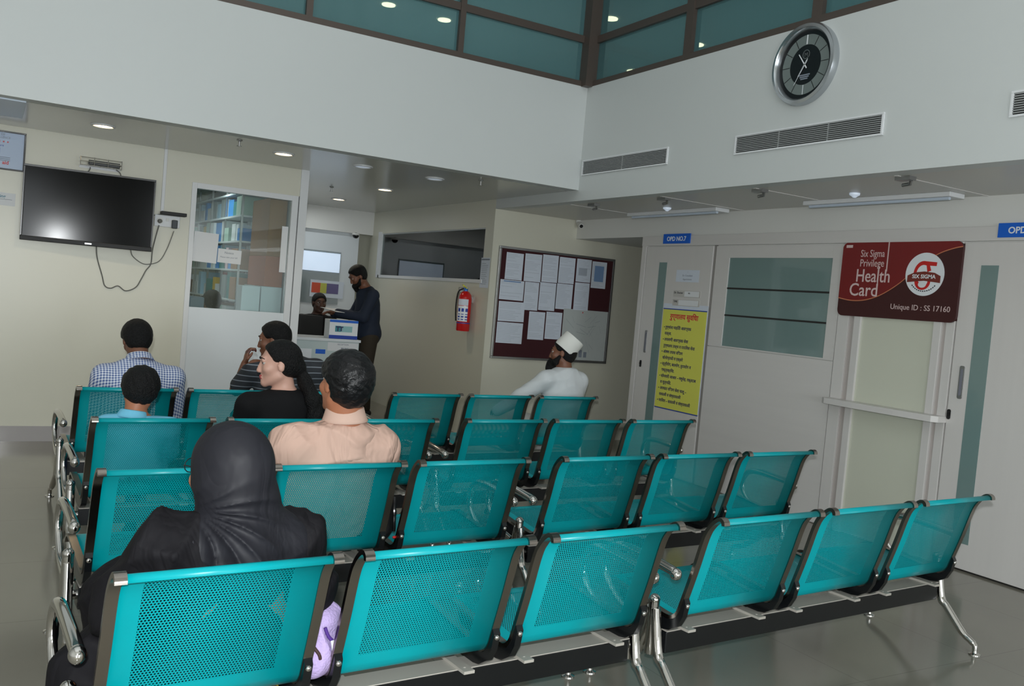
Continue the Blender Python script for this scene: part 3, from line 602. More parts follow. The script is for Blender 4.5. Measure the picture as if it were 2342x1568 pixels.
for z, s1, s2, lb in ((1.645, 'Dr. Doctor', 'MD', 'upper white name slot on the first sliding door'), (1.565, 'TIME', '', 'lower white name slot just above the yellow poster')):
    t = empty('name_slot', (XR-.018, 6.21, z), 0, lb, 'name plate'); b = MB(); f2 = P_right(0)
    add_poly(b, f2, rect(-.18, -.035, .18, .022), 0, .003, 0); b.build('holder', mat('clear_holder', (196, 193, 188), .2), t)
    b = MB(); add_poly(b, f2, rect(-.10 if z < 1.6 else -.03, -.03, .16, .018), .003, .004, 0); add_text(b, f2, s1, -.17, -.006, .026, .004, 1, 'LEFT'); add_text(b, f2, s2, .02, -.006, .018, .0045, 1, 'LEFT'); b.build('insert', [M['paperw'], M['inkd']], t)
yp = empty('yellow_poster', (XR-.0185, 6.215, 1.045), 0, 'long yellow notice with red heading and dark handwriting-like lines on the first sliding door', 'poster')
b = MB(); f2 = P_right(0); add_poly(b, f2, rect(-.292, -.447, .292, .447), 0, .003, 0); add_poly(b, f2, rect(-.292, .447, .292, .456), 0, .004, 1); add_poly(b, f2, rect(-.292, -.456, .292, -.447), 0, .004, 1); add_poly(b, f2, rect(-.292, .456, .292, .50), 0, .002, 2); add_poly(b, f2, rect(.292, -.447, .302, .5), 0, .002, 2); b.build('sheet', [M['yellow'], M['blued'], M['paper']], yp)
b = MB(); add_text(b, f2, 'रुग्णालय सुविधा', 0, .365, .064, .0035, 0, 'CENTER', bold=.0014)
L = ['• रुग्णांना माहिती आवश्यक', '  सल्ला.', '• तपासणी आवश्यक सेवा', '  रुग्णालय तज्ञ व दरदिवस सेवा', '• औषध तपास विभाग', '  सोनोग्राफी व एक्सरे', '• स्त्रीरोग, बालरोग, हृदयरोग व', '  शस्त्रक्रिया.', '• सोमवारी आजार – मधुमेह, रक्तदाब', '  व मूत्रपिंड.', '• अपघात विभाग सेवा चालू –', '  सकाळी व संध्याकाळी', '• रविवार – सकाळी व संध्याकाळी']
for k, s in enumerate(L): add_text(b, f2, s, -.262, .272-.0555*k, .037, .0035, 1, 'LEFT', bold=.0008)
b.build('lettering', [M['pink'], M['navyink']], yp)
# ------------------------------------------------------------------ privilege card sign
cs = empty('card_sign', (XR-.035, 4.065, 1.808), 0, 'large maroon health card sign with round white logo on the right wall', 'sign')
W2, H2 = .468, .262; f2 = P_right(0)
b = MB(); add_poly(b, f2, rrect(-W2, -H2, W2, H2, .045), -.03, .004); b.build('board', M['card2'], cs)
cur = [(-W2, -.135), (-.36, -.150), (-.25, -.145), (-.14, -.115), (-.05, -.07), (.04, -.01), (.12, .06), (.21, .13), (.31, .185), (.40, .215), (W2, .228)]
cp = [(p.x, p.y) for p in catmull([(x, y, 0) for x, y in cur], 5)]
top = [(W2, H2-.03), (W2-.012, H2-.012), (W2-.03, H2), (-W2+.03, H2), (-W2+.012, H2-.012), (-W2, H2-.03)]
b = MB(); add_poly(b, f2, cp+top, .004, .0055); b.build('red_field', M['card1'], cs)
b = MB()
for i in range(len(cp)-1):
    (x0, y0), (x1, y1) = cp[i], cp[i+1]; add_poly(b, f2, [(x0, y0-.004), (x1, y1-.004), (x1, y1+.003), (x0, y0+.003)], .0055, .0065)
b.build('gold_line', M['gold'], cs)
b = MB(); lt = mat('sign_cream_letter', (216, 192, 190), .4)
add_text(b, f2, 'Six Sigma', -.31, .160, .072, .006, 0, 'LEFT', wide=.74); add_text(b, f2, 'Privilege', -.31, .092, .075, .006, 0, 'LEFT', wide=.80); add_text(b, f2, 'Health', -.335, -.015, .128, .006, 0, 'LEFT', wide=.84, bold=.001); add_text(b, f2, 'Card', -.38, -.115, .128, .006, 0, 'LEFT', wide=.94, bold=.001)
mx_ = lambda s_: max(v[0] for v in text_mb(s_, .128)[0])*.84-.335
xh, xl, xd = mx_('Healt')+.012, mx_('Heal')-.004, max(v[0] for v in text_mb('Card', .128)[0])*.94-.38-.004
add_poly(b, f2, rect(xh, .06, xh+.009, H2), .0057, .0062); add_poly(b, f2, rect(xl-.004, -.01, xl+.004, .09), .0057, .0062); add_poly(b, f2, rect(xd-.004, -.105, xd+.004, -.01), .0057, .0062)
add_poly(b, f2, rect(-.44, .225, -.385, .245), .0055, .0068)
add_text(b, f2, 'Unique ID : SS 17160', .425, -.195, .052, .0045, 0, 'RIGHT'); b.build('lettering', lt, cs)
lg = empty('logo_roundel', (0, 0, 0)); bpy.data.objects.remove(lg)
b = MB(); add_poly(b, f2, [(.215+.143*math.cos(2*math.pi*k/48), .045+.143*math.sin(2*math.pi*k/48)) for k in range(48)], .0055, .0085); lo = b.build('logo_disc', M['signw'], cs)
b = MB(); K = 40; C = (.205, .03)
def ring(mb, c, ro, ri, a0, a1, d0, d1, mi, ex=(1, 1)):
    for k in range(K):
        a, e = math.radians(a0+(a1-a0)*k/K), math.radians(a0+(a1-a0)*(k+1)/K)
        add_poly(mb, f2, [(c[0]+ex[0]*ri*math.cos(a), c[1]+ex[1]*ri*math.sin(a)), (c[0]+ex[0]*ro*math.cos(a), c[1]+ex[1]*ro*math.sin(a)), (c[0]+ex[0]*ro*math.cos(e), c[1]+ex[1]*ro*math.sin(e)), (c[0]+ex[0]*ri*math.cos(e), c[1]+ex[1]*ri*math.sin(e))], d0, d1, mi)
ring(b, (.205, .045), .088, .062, 70, 290, .0085, .0095, 0, (.82, 1)); ring(b, (.205, .0), .062, .040, -180, 180, .0085, .0096, 0, (.95, .95))
add_poly(b, f2, [(.20, .133), (.30, .125), (.298, .100), (.25, .102), (.262, .07), (.235, .06), (.225, .104), (.20, .108)], .0085, .0098, 0)
add_poly(b, f2, [(.09, .035), (.14, .056), (.215, .064), (.29, .056), (.335, .035), (.335, -.01), (.29, -.005), (.215, .002), (.14, -.005), (.09, -.01)], .0098, .0108, 1)
add_text(b, f2, 'SIX SIGMA', .213, .018, .036, .0112, 2, 'CENTER', wide=1.05, bold=.0008)
add_poly(b, f2, [(.205+.03*math.cos(2*math.pi*k/24), -.022+.022*math.sin(2*math.pi*k/24)) for k in range(24)], .0096, .0104, 3)
for k in range(13): 
    a = math.radians(222+8*k); add_poly(b, f2, rect(.215+.112*math.cos(a)-.005, .045+.112*math.sin(a)-.0035, .215+.112*math.cos(a)+.005, .045+.112*math.sin(a)+.0035, a+math.pi/2), .0085, .0092, 4)
b.build('logo_mark', [M['logored'], M['logobrown'], M['signw'], M['paperw'], M['inkd']], lo)
# ------------------------------------------------------------------ pharmacy contents
su = empty('pharmacy_shelving', (2.355, 9.65, 0), 0, 'tall shelving unit crammed with boxes behind the pharmacy window', 'shelving')
b = MB()
for y in (-.62, .1, .8, 1.5, 2.2): b.box((-.26, y-.012, 0), (-.24, y+.012, 2.4)); b.box((-.02, y-.012, 0), (0, y+.012, 2.4))
b.build('uprights', M['dull'], su)
SZ = (.55, .9, 1.22, 1.52, 1.80, 2.05, 2.28)
for z in SZ: MB().box((-.27, -.63, z-.018), (0, 2.25, z)).build('shelf_board', M['cool_panel'], su)
cols = [('white', (212, 216, 218)), ('pale blue', (150, 184, 206)), ('grey', (140, 150, 152)), ('teal', (40, 120, 118)), ('yellow', (206, 170, 70)), ('pink', (206, 178, 186)), ('bright blue', (40, 130, 200)), ('brown', (140, 108, 80)), ('pale green', (170, 196, 184)), ('red', (150, 52, 52))]
cm = [mat('box_'+n.replace(' ', '_'), c, .6, noise=(14, .12)) for n, c in cols]
rn = random.Random(11); proto = {}; names = {.9: 'a low', 1.22: 'the lower', 1.52: 'the middle', 1.80: 'the upper', 2.05: 'the top'}
for si, z in enumerate(SZ[1:6]):
    y = 9.32 if si in (1, 2) else 9.07; k = 0; zt = SZ[si+2]
    while y < 11.6:
        w = rn.uniform(.10, .26); h = min(rn.uniform(.12, .27), zt-z-.03); ci = rn.choice([0, 0, 0, 1, 2, 2, 3, 4, 5, 6, 7, 8, 9, 0, 8])
        o = bpy.data.objects.new('medicine_box', MB().box((-.12, 0, 0), (.12, w-.012, h)).mesh('medicine_box', cm[ci])); link(o); o.location = (2.225+rn.uniform(-.015, .02), y, z+.0005)
        tag(o, '%s %s %s box on %s pharmacy shelf, %s' % ('tall' if h > .19 else 'low', 'wide' if w > .19 else 'narrow', cols[ci][0], names[z], 'near the cartons' if y < 9.9 else ('halfway along' if y < 10.8 else 'far end')), 'box', 'medicine boxes on %s pharmacy shelf' % names[z])
        y += w+rn.choice([0, .01, .04])
for nm, a, b_, m_, lb in (('carton', (2.185, 8.33, 1.661), (2.345, 8.95, 2.19), M['cardboard'], 'tall brown cardboard carton behind the right side of the pharmacy glass'), ('carton', (2.18, 8.33, 1.381), (2.345, 8.95, 1.66), M['cardboard_r'], 'reddish brown carton under the tall brown one behind the pharmacy glass')):
    o = bx(nm, a, b_, m_, bevel=.004); tag(o, lb, 'carton')
o = bx('low_cabinet', (2.16, 8.33, 0), (2.35, 8.98, 1.38), M['cool_panel'], bevel=.004); tag(o, 'narrow white cabinet carrying the cartons at the right inside the pharmacy', 'cabinet')
for z_, h_, lb in ((1.521, .2, 'small brown carton on the middle pharmacy shelf left of the tall carton'), (1.221, .22, 'small brown carton on the lower pharmacy shelf left of the tall carton')):
    o = bx('carton', (2.09, 9.04, z_), (2.33, 9.30, z_+h_), M['cardboard'], bevel=.003); tag(o, lb, 'carton')
p = MB(); f_ = P_back(YB+.019); add_poly(p, f_, rect(1.497, 1.545, 1.70, 1.80, -.03), 0, .001, 0); tag(p.build('window_paper', M['paperw']), 'large blank white sheet stuck inside the pharmacy glass at the left', 'paper')
p = MB(); add_poly(p, f_, rect(1.705, 1.555, 1.905, 1.675, -.02), 0, .001, 0); add_text(p, f_, 'Notice', 1.80, 1.635, .028, .0012, 1, 'CENTER'); add_text(p, f_, 'Please take your bill', 1.80, 1.60, .018, .0012, 1, 'CENTER'); tag(p.build('window_paper', [M['paperw'], M['ink']]), 'smaller printed white sheet on the pharmacy glass beside the blank one', 'paper')
p = MB(); add_poly(p, f_, rect(2.245, 1.52, 2.30, 1.93), 0, .001, 0); tag(p.build('window_paper', M['paperw']), 'narrow white strip of paper at the right edge of the pharmacy glass', 'paper')
ic = empty('pharmacy_counter', (1.9, 8.45, 0), 0, 'white worktop behind the lower edge of the pharmacy glass', 'counter'); MB().box((-.8, -.2, 1.06), (.25, .08, 1.1)).build('worktop', M['cool_panel'], ic); MB().box((-.78, -.15, 0), (.24, .06, 1.06)).build('front', M['cool_panel'], ic)
o = bx('white_box', (1.98, 8.30, 1.101), (2.145, 8.5, 1.375), M['signw'], bevel=.004); tag(o, 'large white box on the pharmacy worktop at the lower right of the glass', 'box')
o = bx('green_case', (2.03, 8.26, 1.101), (2.14, 8.295, 1.15), M['teal_box'], bevel=.006); tag(o, 'small dark green case in front of the white box on the pharmacy worktop', 'case')
o = bx('desk_machine', (1.48, 8.29, 1.101), (1.66, 8.5, 1.24), M['ink'], bevel=.01); tag(o, 'grey machine on the pharmacy worktop below the paper sheets', 'machine')
# ------------------------------------------------------------------ reception
rc = empty('reception_counter', (2.45, 8.75, 0), 0, 'pale reception counter with blue stickers beside the white column', 'counter')
MB().box((0, 0, 0), (.85, .42, .885)).build('body', mat('counter_pale', (196, 210, 210), .35), rc, bevel=.004); MB().box((-.0, -.02, .885), (.86, .44, .912)).build('worktop', M['cool_panel'], rc, bevel=.003)
b = MB(); f2 = P_back(0); add_poly(b, f2, rect(.02, .30, .36, .80), 0, .002, 0)
for k in range(30):
    a = math.radians(-80+200*k/30); r = .125; add_poly(b, f2, rect(.16+r*math.cos(a)-.005, .58+r*math.sin(a)*1.1-.003, .16+r*math.cos(a)+.005, .58+r*math.sin(a)*1.1+.003, a+1.57), .002, .003, 1)
b.build('round_crest_poster', [M['signw'], M['inkd']], rc)
b = MB(); add_poly(b, f2, rect(.40, .755, .50, .80), 0, .002, 0); add_poly(b, f2, rect(.395, .585, .49, .68), 0, .002, 1); b.build('blue_stickers', [M['blue'], M['blued']], rc)
b = MB(); add_poly(b, f2, rect(.52, .79, .84, .875), 0, .002, 0); add_text(b, f2, 'RECEPTION', .68, .85, .022, .0022, 1, 'CENTER'); add_text(b, f2, 'BILLING', .70, .81, .022, .0022, 1, 'CENTER', bold=.001); b.build('paper_label', [M['paperw'], M['ink']], rc)
o = empty('leaflet_box', (3.135, 8.78, .913), 0, 'white and blue box with small pictures standing on the reception counter', 'box')
MB().box((-.15, 0, 0), (.15, .16, .19)).build('box_body', M['signw'], o, bevel=.003)
b = MB(); add_poly(b, f2, rect(-.15, .0, .15, .035), 0, .001, 0); add_poly(b, f2, rect(-.15, .165, .15, .19), 0, .001, 1); add_poly(b, f2, rect(-.09, .07, -.03, .13), 0, .001, 2); add_poly(b, f2, rect(-.03, .07, .09, .13), 0, .001, 3); add_text(b, f2, 'TT', -.08, .08, .06, .0012, 4, 'LEFT', bold=.003)
b.build('printed_front', [M['blued'], M['blue'], mat('print_teal', (60, 140, 150), .5), mat('print_mint', (150, 196, 200), .5), M['navyink']], o)
dk = empty('office_desk', (3.1, 9.9, 0), 0, 'dark office desk behind the reception counter', 'desk')
MB().box((-.62, -.3, .71), (.62, .3, .74)).build('desktop', M['blackm'], dk); MB().box((-.6, -.28, 0), (.6, -.25, .71)).build('front_panel', M['black'], dk)
for lb, x, w, h, m_ in (('dark computer monitor back behind the reception counter', 3.05, .19, .30, 'blackm'), ('second dark monitor at the left behind the reception counter', 2.72, .12, .22, 'black')):
    mo = empty('monitor', (x, 9.75, .74), 0, lb, 'monitor', 'monitors behind the counter'); MB().box((-w, 0, .06), (w, .03, .06+h)).build('display', M[m_], mo, bevel=.006); b = MB(); b.box((-.03, .02, 0), (.03, .05, .12)); b.box((-.1, -.04, 0), (.1, .1, .012)); b.build('stand', M['blackm'], mo)
o = bx('file_tray', (2.62, 9.64, .741), (2.86, 9.70, .93), M['paper']); tag(o, 'pale file folder upright at the left behind the reception counter', 'folder')
o = bx('box_file', (3.27, 9.56, .741), (3.42, 9.66, .93), M['frost'], bevel=.004); tag(o, 'pale green box behind the leaflet box on the reception desk', 'box')
cb = MB(); f_ = P_back(11.478)
for k, (a, c) in enumerate(((3.62, 3.735), (3.735, 3.82), (3.82, 3.98))): add_poly(cb, f_, rect(a, 1.335, c, 1.465), 0, .004, k)
add_poly(cb, f_, rect(3.6, 1.28, 4.05, 1.50), -.002, .0, 3)
tag(cb.build('colour_poster', [mat('poster_red', (206, 84, 60), .5), mat('poster_lime', (190, 192, 90), .5), mat('poster_violet', (104, 96, 140), .5), M['paper']]), 'red, yellow and violet banded poster on the reception back wall', 'poster')
# ------------------------------------------------------------------ benches
SW, SP, BO = .534, .6087, 1.9499
ROWS = {'D': ((.2833, 2.1557), 4.085), 'C': ((.3581, 3.3003), 3.2), 'B': ((.4439, 4.4537), 2.476), 'A': ((.4690, 5.5957), 2.816)}
PROF = [(-.018, .733), (-.016, .743), (-.005, .749), (.010, .742), (.038, .714), (.062, .668), (.098, .54), (.140, .405), (.152, .372), (.172, .350), (.205, .341), (.30, .350), (.42, .364), (.53, .378), (.572, .376), (.597, .362), (.605, .342)]
PC = catmull([(0, y, z) for y, z in PROF], 4)
def shell_mesh():
    me = bpy.data.meshes.new('seat_shell'); b = bmesh.new(); uvl = b.loops.layers.uv.new('UVMap'); arc = [0]
    for i in range(1, len(PC)): arc.append(arc[-1]+(PC[i]-PC[i-1]).length)
    xs = [.012, SW-.012]; V = [[b.verts.new((x, p.y, p.z)) for x in xs] for p in PC]; th = .0016
    nrm = []
    for i in range(len(PC)):
        t = (PC[min(i+1, len(PC)-1)]-PC[max(i-1, 0)]).normalized(); nrm.append(Vector((0, -t.z, t.y)))
    V2 = [[b.verts.new((x, p.y+n.y*th, p.z+n.z*th)) for x in xs] for p, n in zip(PC, nrm)]
    def face(vs, uvs):
        f = b.faces.new(vs); f.smooth = True
        for l, q in zip(f.loops, uvs): l[uvl].uv = q
    for i in range(len(PC)-1):
        for W_, fl in ((V, 0), (V2, 1)):
            vs = [W_[i][0], W_[i][1], W_[i+1][1], W_[i+1][0]]; us = [(xs[0], arc[i]), (xs[1], arc[i]), (xs[1], arc[i+1]), (xs[0], arc[i+1])]
            if fl: vs, us = vs[::-1], us[::-1]
            face(vs, us)
        for s_ in (0, 1): f = b.faces.new([V[i][s_], V2[i][s_], V2[i+1][s_], V[i+1][s_]])
    for i in (0, len(PC)-1): b.faces.new([V[i][0], V[i][1], V2[i][1], V2[i][0]])
    bmesh.ops.recalc_face_normals(b, faces=b.faces); b.to_mesh(me); b.free(); me.materials.append(M['teal']); return me
def rail_mesh():
    m_ = MB(); n0 = 0; w = .014; t = .009
    for i, p in enumerate(PC):
        d = (PC[min(i+1, len(PC)-1)]-PC[max(i-1, 0)]).normalized(); n = Vector((0, -d.z, d.y))
        for sx, sn in ((-w, -t*.5), (w, -t*.5), (w, t), (-w, t)): q = p+n*sn; m_.v.append((sx, q.y, q.z))
    for i in range(len(PC)-1):
        for k in range(4): m_.f.append([4*i+k, 4*i+(k+1) % 4, 4*i+4+(k+1) % 4, 4*i+4+k]); m_.mi.append(0)
    m_.f += [[0, 3, 2, 1], [4*(len(PC)-1)+k for k in range(4)]]; m_.mi += [0, 0]
    # rounded chrome nose on the top of the rail
    m_.ball((0, -.013, .742), (.0142, .009, .008), 12, 8)
    return m_.mesh('side_rail', M['steel'], smooth=True)
def make_bench():
    r = empty('waiting_bench', (0, 0, 0), 0)
    me_s, me_r = shell_mesh(), rail_mesh()
    br = MB(); br.prism([(.128, .432), (.118, .415), (.128, .362), (.15, .322), (.19, .296), (.245, .285), (.33, .29), (.42, .312), (.47, .345), (.47, .362), (.40, .352), (.30, .342), (.205, .333), (.17, .343), (.148, .372)], -.012, .012)
    me_b = br.mesh('bracket', M['black'])
    bo = MB()
    for y, z in ((.122, .405),): bo.ball((0, y-.004, z), (.009, .006, .009), 12, 8)
    me_o = bo.mesh('bolt', M['chrome'], smooth=True)
    cbm = MB(); cbm.box((-.019, .15, .2895), (.019, .44, .299)); cbm.ball((0, .18, .297), (.006, .006, .004), 10, 6); me_c = cbm.mesh('cross_bar', M['bar_and_sheen'])
    for k in range(3):
        s = bpy.data.objects.new('seat_shell', me_s); link(s, r); s.location = (k*SP, 0, 0)
        for x in (.006, SW-.006):
            for nm, me in (('side_rail', me_r), ('bracket', me_b), ('bolt', me_o)):
                o = bpy.data.objects.new(nm, me); link(o, s); o.location = (x, 0, 0)
        for x in (.075, SW-.075): o = bpy.data.objects.new('cross_bar', me_c); link(o, s); o.location = (x, 0, 0)
    L_ = 2*SP+SW
    MB().box((-.01, .195, .205), (L_+.01, .275, .286)).build('beam', M['black'], r, bevel=.004)
    MB().box((-.008, .193, .2862), (L_+.008, .277, .2895)).build('beam_sheen', M['bar_and_sheen'], r)  # grey strip colours in the reflection on the black beam's top face
    for sx, x in ((-1, -.045), (1, L_+.045)):
        c = MB(); c.tube([(x, .235, .25), (x-sx*.04, .235, .25)], .018, 12); c.tube([(x, .235, .20), (x, .235, .40)], .02, 14); c.ball((x, .235, .40), .021); c.build('end_bracket', M['chrome'], r, smooth=True)
        for sy, ys in ((-1, (.225, .195, .16, .075, .035, .012, .008)), (1, (.245, .285, .33, .46, .52, .552, .558))):
            lg_ = MB().tube(catmull([(x, y, z) for y, z in zip(ys, (.37, .215, .175, .085, .06, .045, .02))], 5), [.019]*8+[.017]*8+[.0145]*8+[.012]*7, 12); lg_ = lg_.build('leg', M['chrome'], r, smooth=True)
            MB().lathe([(.027, 0), (.026, .006), (.012, .011), (.008, .03)], (x, ys[-1], 0), seg=20).build('foot_glide', M['chrome'], lg_, smooth=True)
        a = MB(); pts = catmull([(x, .29, .30), (x, .42, .33), (x, .51, .40), (x, .525, .47), (x, .49, .525), (x, .42, .545), (x, .30, .541), (x, .18, .530), (x, .15, .526)], 5)
        a.tube(pts, [.014]*12+[.016]*10+[.018]*(len(pts)-22), 12); a = a.build('armrest', M['chrome'], r, smooth=True)
        MB().ball((x, .142, .520), (.021, .023, .023), 20, 12).build('ball_end', M['chrome'], a, smooth=True)
    return r
BL = {('D', 0): 'nearest teal perforated bench, left one, where the person in the dark headscarf sits', ('D', 1): 'nearest teal perforated bench, right one, empty, with legs ending beside the second door',
      ('C', 0): 'second nearest teal bench, left one, where the person in the peach shirt sits', ('C', 1): 'second nearest teal bench, right one, empty',
      ('B', 0): 'third teal bench from the front, left one, where the child in light blue sits', ('B', 1): 'third teal bench from the front, right one, empty',
      ('A', 0): 'farthest teal bench, left one, where the person in the checked shirt sits', ('A', 1): 'farthest teal bench, right one, where the person in the white cap sits'}
proto_b = make_bench(); first = True
def rowpt(row, al, fw, z=0):
    (ox, oy), th = ROWS[row]; t = math.radians(th); return Vector((ox+al*math.cos(t)-fw*math.sin(t), oy+al*math.sin(t)+fw*math.cos(t), z))
for row in 'DCBA':
    for k in (0, 1):
        b = proto_b if first else copy_tree(proto_b); first = False
        b.location = rowpt(row, k*BO, 0); b.rotation_euler = (0, 0, math.radians(ROWS[row][1]))
        tag(b, BL[(row, k)], 'bench', 'teal three-seat waiting benches in four rows')
# ------------------------------------------------------------------ people: signed distance bodies meshed with surface nets
CLIP = None
class Field:
    def __init__(s, h=.007, noise=None, clip=None): s.ops = []; s.h = h; s.noise = noise; s.clip = clip or CLIP
    def cap(s, a, b, ra, rb=None, k=.02, neg=False, sc=None): s.ops.append(('c', np.array(a, float), np.array(b, float), ra, ra if rb is None else rb, k, neg)); return s
    def ell(s, c, r, k=.02, R=None, neg=False): s.ops.append(('e', np.array(c, float), np.array(r, float), None if R is None else np.array(R), None, k, neg)); return s
    def plane(s, p, n, k=.004): n = np.array(n, float); s.ops.append(('p', np.array(p, float), n/np.linalg.norm(n), 0, 0, k, True)); return s
    def path(s, pts, rs, k=.02):
        for i in range(len(pts)-1): s.cap(pts[i], pts[i+1], rs[i], rs[i+1], k)
        return s
    def bounds(s):
        lo = np.full(3, 1e9); hi = -lo
        for o in s.ops:
            if o[6]: continue
            if o[0] == 'c': r = max(o[3], o[4]); lo = np.minimum(lo, np.minimum(o[1], o[2])-r); hi = np.maximum(hi, np.maximum(o[1], o[2])+r)
            else: r = max(o[2]); lo = np.minimum(lo, o[1]-r); hi = np.maximum(hi, o[1]+r)
        return lo-.03, hi+.03
    def grid(s):
        lo, hi = s.bounds(); n = np.ceil((hi-lo)/s.h).astype(int)+1
        ax = [lo[i]+s.h*np.arange(n[i]) for i in range(3)]; D = np.full(n, .08, np.float32)
        for o in s.ops:
            k = o[5]
            if o[0] == 'p': sl = (slice(None),)*3
            else:
                if o[0] == 'c': r = max(o[3], o[4])+k+.05; a, b = np.minimum(o[1], o[2])-r, np.maximum(o[1], o[2])+r
                else: r = max(o[2])+k+.05; a, b = o[1]-r, o[1]+r
                i0 = np.clip(((a-lo)/s.h).astype(int), 0, n); i1 = np.clip(((b-lo)/s.h).astype(int)+1, 0, n)
                if np.any(i1 <= i0): continue
                sl = tuple(slice(i0[j], i1[j]) for j in range(3))
            X, Y, Z = np.meshgrid(ax[0][sl[0]], ax[1][sl[1]], ax[2][sl[2]], indexing='ij'); P = np.stack([X, Y, Z], -1)
            if o[0] == 'c':
                ab = o[2]-o[1]; L2 = max(ab@ab, 1e-9); t = np.clip(((P-o[1])@ab)/L2, 0, 1); d = np.linalg.norm(P-o[1]-t[..., None]*ab, axis=-1)-(o[3]+(o[4]-o[3])*t)
            elif o[0] == 'e':
                Q = P-o[1]
                if o[3] is not None: Q = Q@o[3]
                k0 = np.linalg.norm(Q/o[2], axis=-1); k1 = np.linalg.norm(Q/(o[2]**2), axis=-1); d = k0*(k0-1)/np.maximum(k1, 1e-6)
            else: d = (P-o[1])@o[2]
            B = D[sl]
            if o[6]:
                if o[0] != 'p': d = -d
                h_ = np.clip(.5+.5*(d-B)/k, 0, 1); D[sl] = B*(1-h_)+d*h_+k*h_*(1-h_)
            else:
                h_ = np.clip(.5+.5*(B-d)/k, 0, 1); D[sl] = B*(1-h_)+d*h_-k*h_*(1-h_)
        if s.noise is not None:
            X, Y, Z = np.meshgrid(*ax, indexing='ij'); near = np.abs(D) < .05; D[near] += s.noise(X[near], Y[near], Z[near]).astype(np.float32)
        if getattr(s, 'clip', None) is not None:      # pressed against the bench: nothing behind the backrest or below the pan
            X, Y, Z = np.meshgrid(*ax, indexing='ij'); xa, xb = s.clip[:2]; off = s.clip[2] if len(s.clip) > 2 else .008
            nb_ = ((Y-.100)*.95+(Z-.54)*.314)-off; nb_ = np.where(Z > .70, np.maximum(nb_, (Y-.058+(Z-.70)*.75)), nb_)
            D = np.maximum(D, -nb_*1.0).astype(np.float32)
            wedge = np.maximum(np.maximum(Y-.622, Z-(.356+.10*np.clip(Y-.2, 0, .4)+off)), np.maximum(xa-X, X-xb)); D = np.maximum(D, -wedge).astype(np.float32)
        return lo, ax, D
    def mesh(s, name, mats, color=None):
        lo, ax, D = s.grid(); h = s.h; S = D < 0
        n = np.array(D.shape)-1; c = np.zeros(n, np.int8)
        acc = np.zeros((*n, 3), np.float32); cnt = np.zeros(n, np.float32)
        for axis in range(3):
            o = [0, 1, 2]; o.remove(axis)
            for i in (0, 1):
                for j in (0, 1):
                    sa = [slice(0, n[q]) for q in range(3)]; sa[o[0]] = slice(i, n[o[0]]+i); sa[o[1]] = slice(j, n[o[1]]+j)
                    sb = list(sa); sb[axis] = slice(1, n[axis]+1); A = D[tuple(sa)]; B = D[tuple(sb)]; cr = (A < 0) != (B < 0)
                    t = np.where(cr, A/np.where(cr, A-B, 1), 0); acc[..., axis] += np.where(cr, t, 0); acc[..., o[0]] += cr*i; acc[..., o[1]] += cr*j; cnt += cr
        act = cnt > 0; idx = -np.ones(n, np.int64); idx[act] = np.arange(act.sum()); W = np.argwhere(act)
        V = (W+acc[act]/cnt[act][:, None])*h+lo; F = []
        for axis in range(3):
            o = [(axis+1) % 3, (axis+2) % 3]; sa = [slice(1, n[q]) for q in range(3)]; sa[axis] = slice(0, n[axis]); sb = list(sa); sb[axis] = slice(1, n[axis]+1)
            A, B = S[tuple(sa)], S[tuple(sb)]; E_ = np.argwhere(A != B)
            if not len(E_): continue
            base = E_.copy(); base[:, o[0]] += 1; base[:, o[1]] += 1; fl = A[tuple(E_.T)]
            q = []
            for (i, j) in ((0, 0), (1, 0), (1, 1), (0, 1)):
                p = base.copy(); p[:, o[0]] -= i; p[:, o[1]] -= j; q.append(idx[tuple(p.T)])
            q = np.stack(q, 1); q[~fl] = q[~fl][:, ::-1]; F.append(q)
        F = np.concatenate(F); F = F[(F >= 0).all(1)]
        me = bpy.data.meshes.new(name); me.from_pydata(V.tolist(), [], F.tolist()); me.update()
        for mm in (mats if isinstance(mats, (list, tuple)) else [mats]): me.materials.append(mm)
        for it in range(2):   # light relaxation
            b = bmesh.new(); b.from_mesh(me); bmesh.ops.smooth_vert(b, verts=b.verts, factor=.4, use_axis_x=True, use_axis_y=True, use_axis_z=True); b.to_mesh(me); b.free()
        me.polygons.foreach_set('use_smooth', [True]*len(me.polygons))
        return me
    def build(s, name, mats, parent, faces=None):
        me = s.mesh(name, mats); o = bpy.data.objects.new(name, me); link(o, parent)
        if faces is not None:
            co = np.empty(len(me.polygons)*3); me.polygons.foreach_get('center', co); co = co.reshape(-1, 3); me.polygons.foreach_set('material_index', faces(co).astype(np.int32))
        return o
def rotm(yaw=0, pitch=0, roll=0):   # degrees; yaw + turns to the left, pitch + looks up, roll + tilts to the left shoulder
    return np.array((Matrix.Rotation(math.radians(yaw), 3, 'Z') @ Matrix.Rotation(math.radians(pitch), 3, 'X') @ Matrix.Rotation(math.radians(-roll), 3, 'Y')))
SK = {'fair': mat('skin_fair', (206, 160, 142), .5, noise=(30, .04)), 'tan': mat('skin_tan', (172, 112, 82), .5, noise=(30, .05)), 'brown': mat('skin_brown', (120, 78, 58), .5, noise=(30, .05)), 'dark': mat('skin_dark', (82, 54, 42), .5, noise=(30, .05))}
LIP = {'fair': mat('lip_rose', (176, 84, 84), .45), 'tan': mat('lip_tan', (130, 72, 60), .45), 'brown': mat('lip_brown', (92, 52, 44), .45), 'dark': mat('lip_dark', (64, 38, 32), .45)}
HAIR = mat('black_hair', (9, 8, 9), .5, spec=.3, noise=(90, .5), bump=(170, .9)); HAIRG = mat('wavy_oiled_hair', (15, 15, 17), .4, spec=.35, noise=(60, .8), bump=(48, .7)); EYEM = mat('eye_white', (176, 168, 162), .35); IRIS = mat('iris_dark', (24, 16, 12), .2)
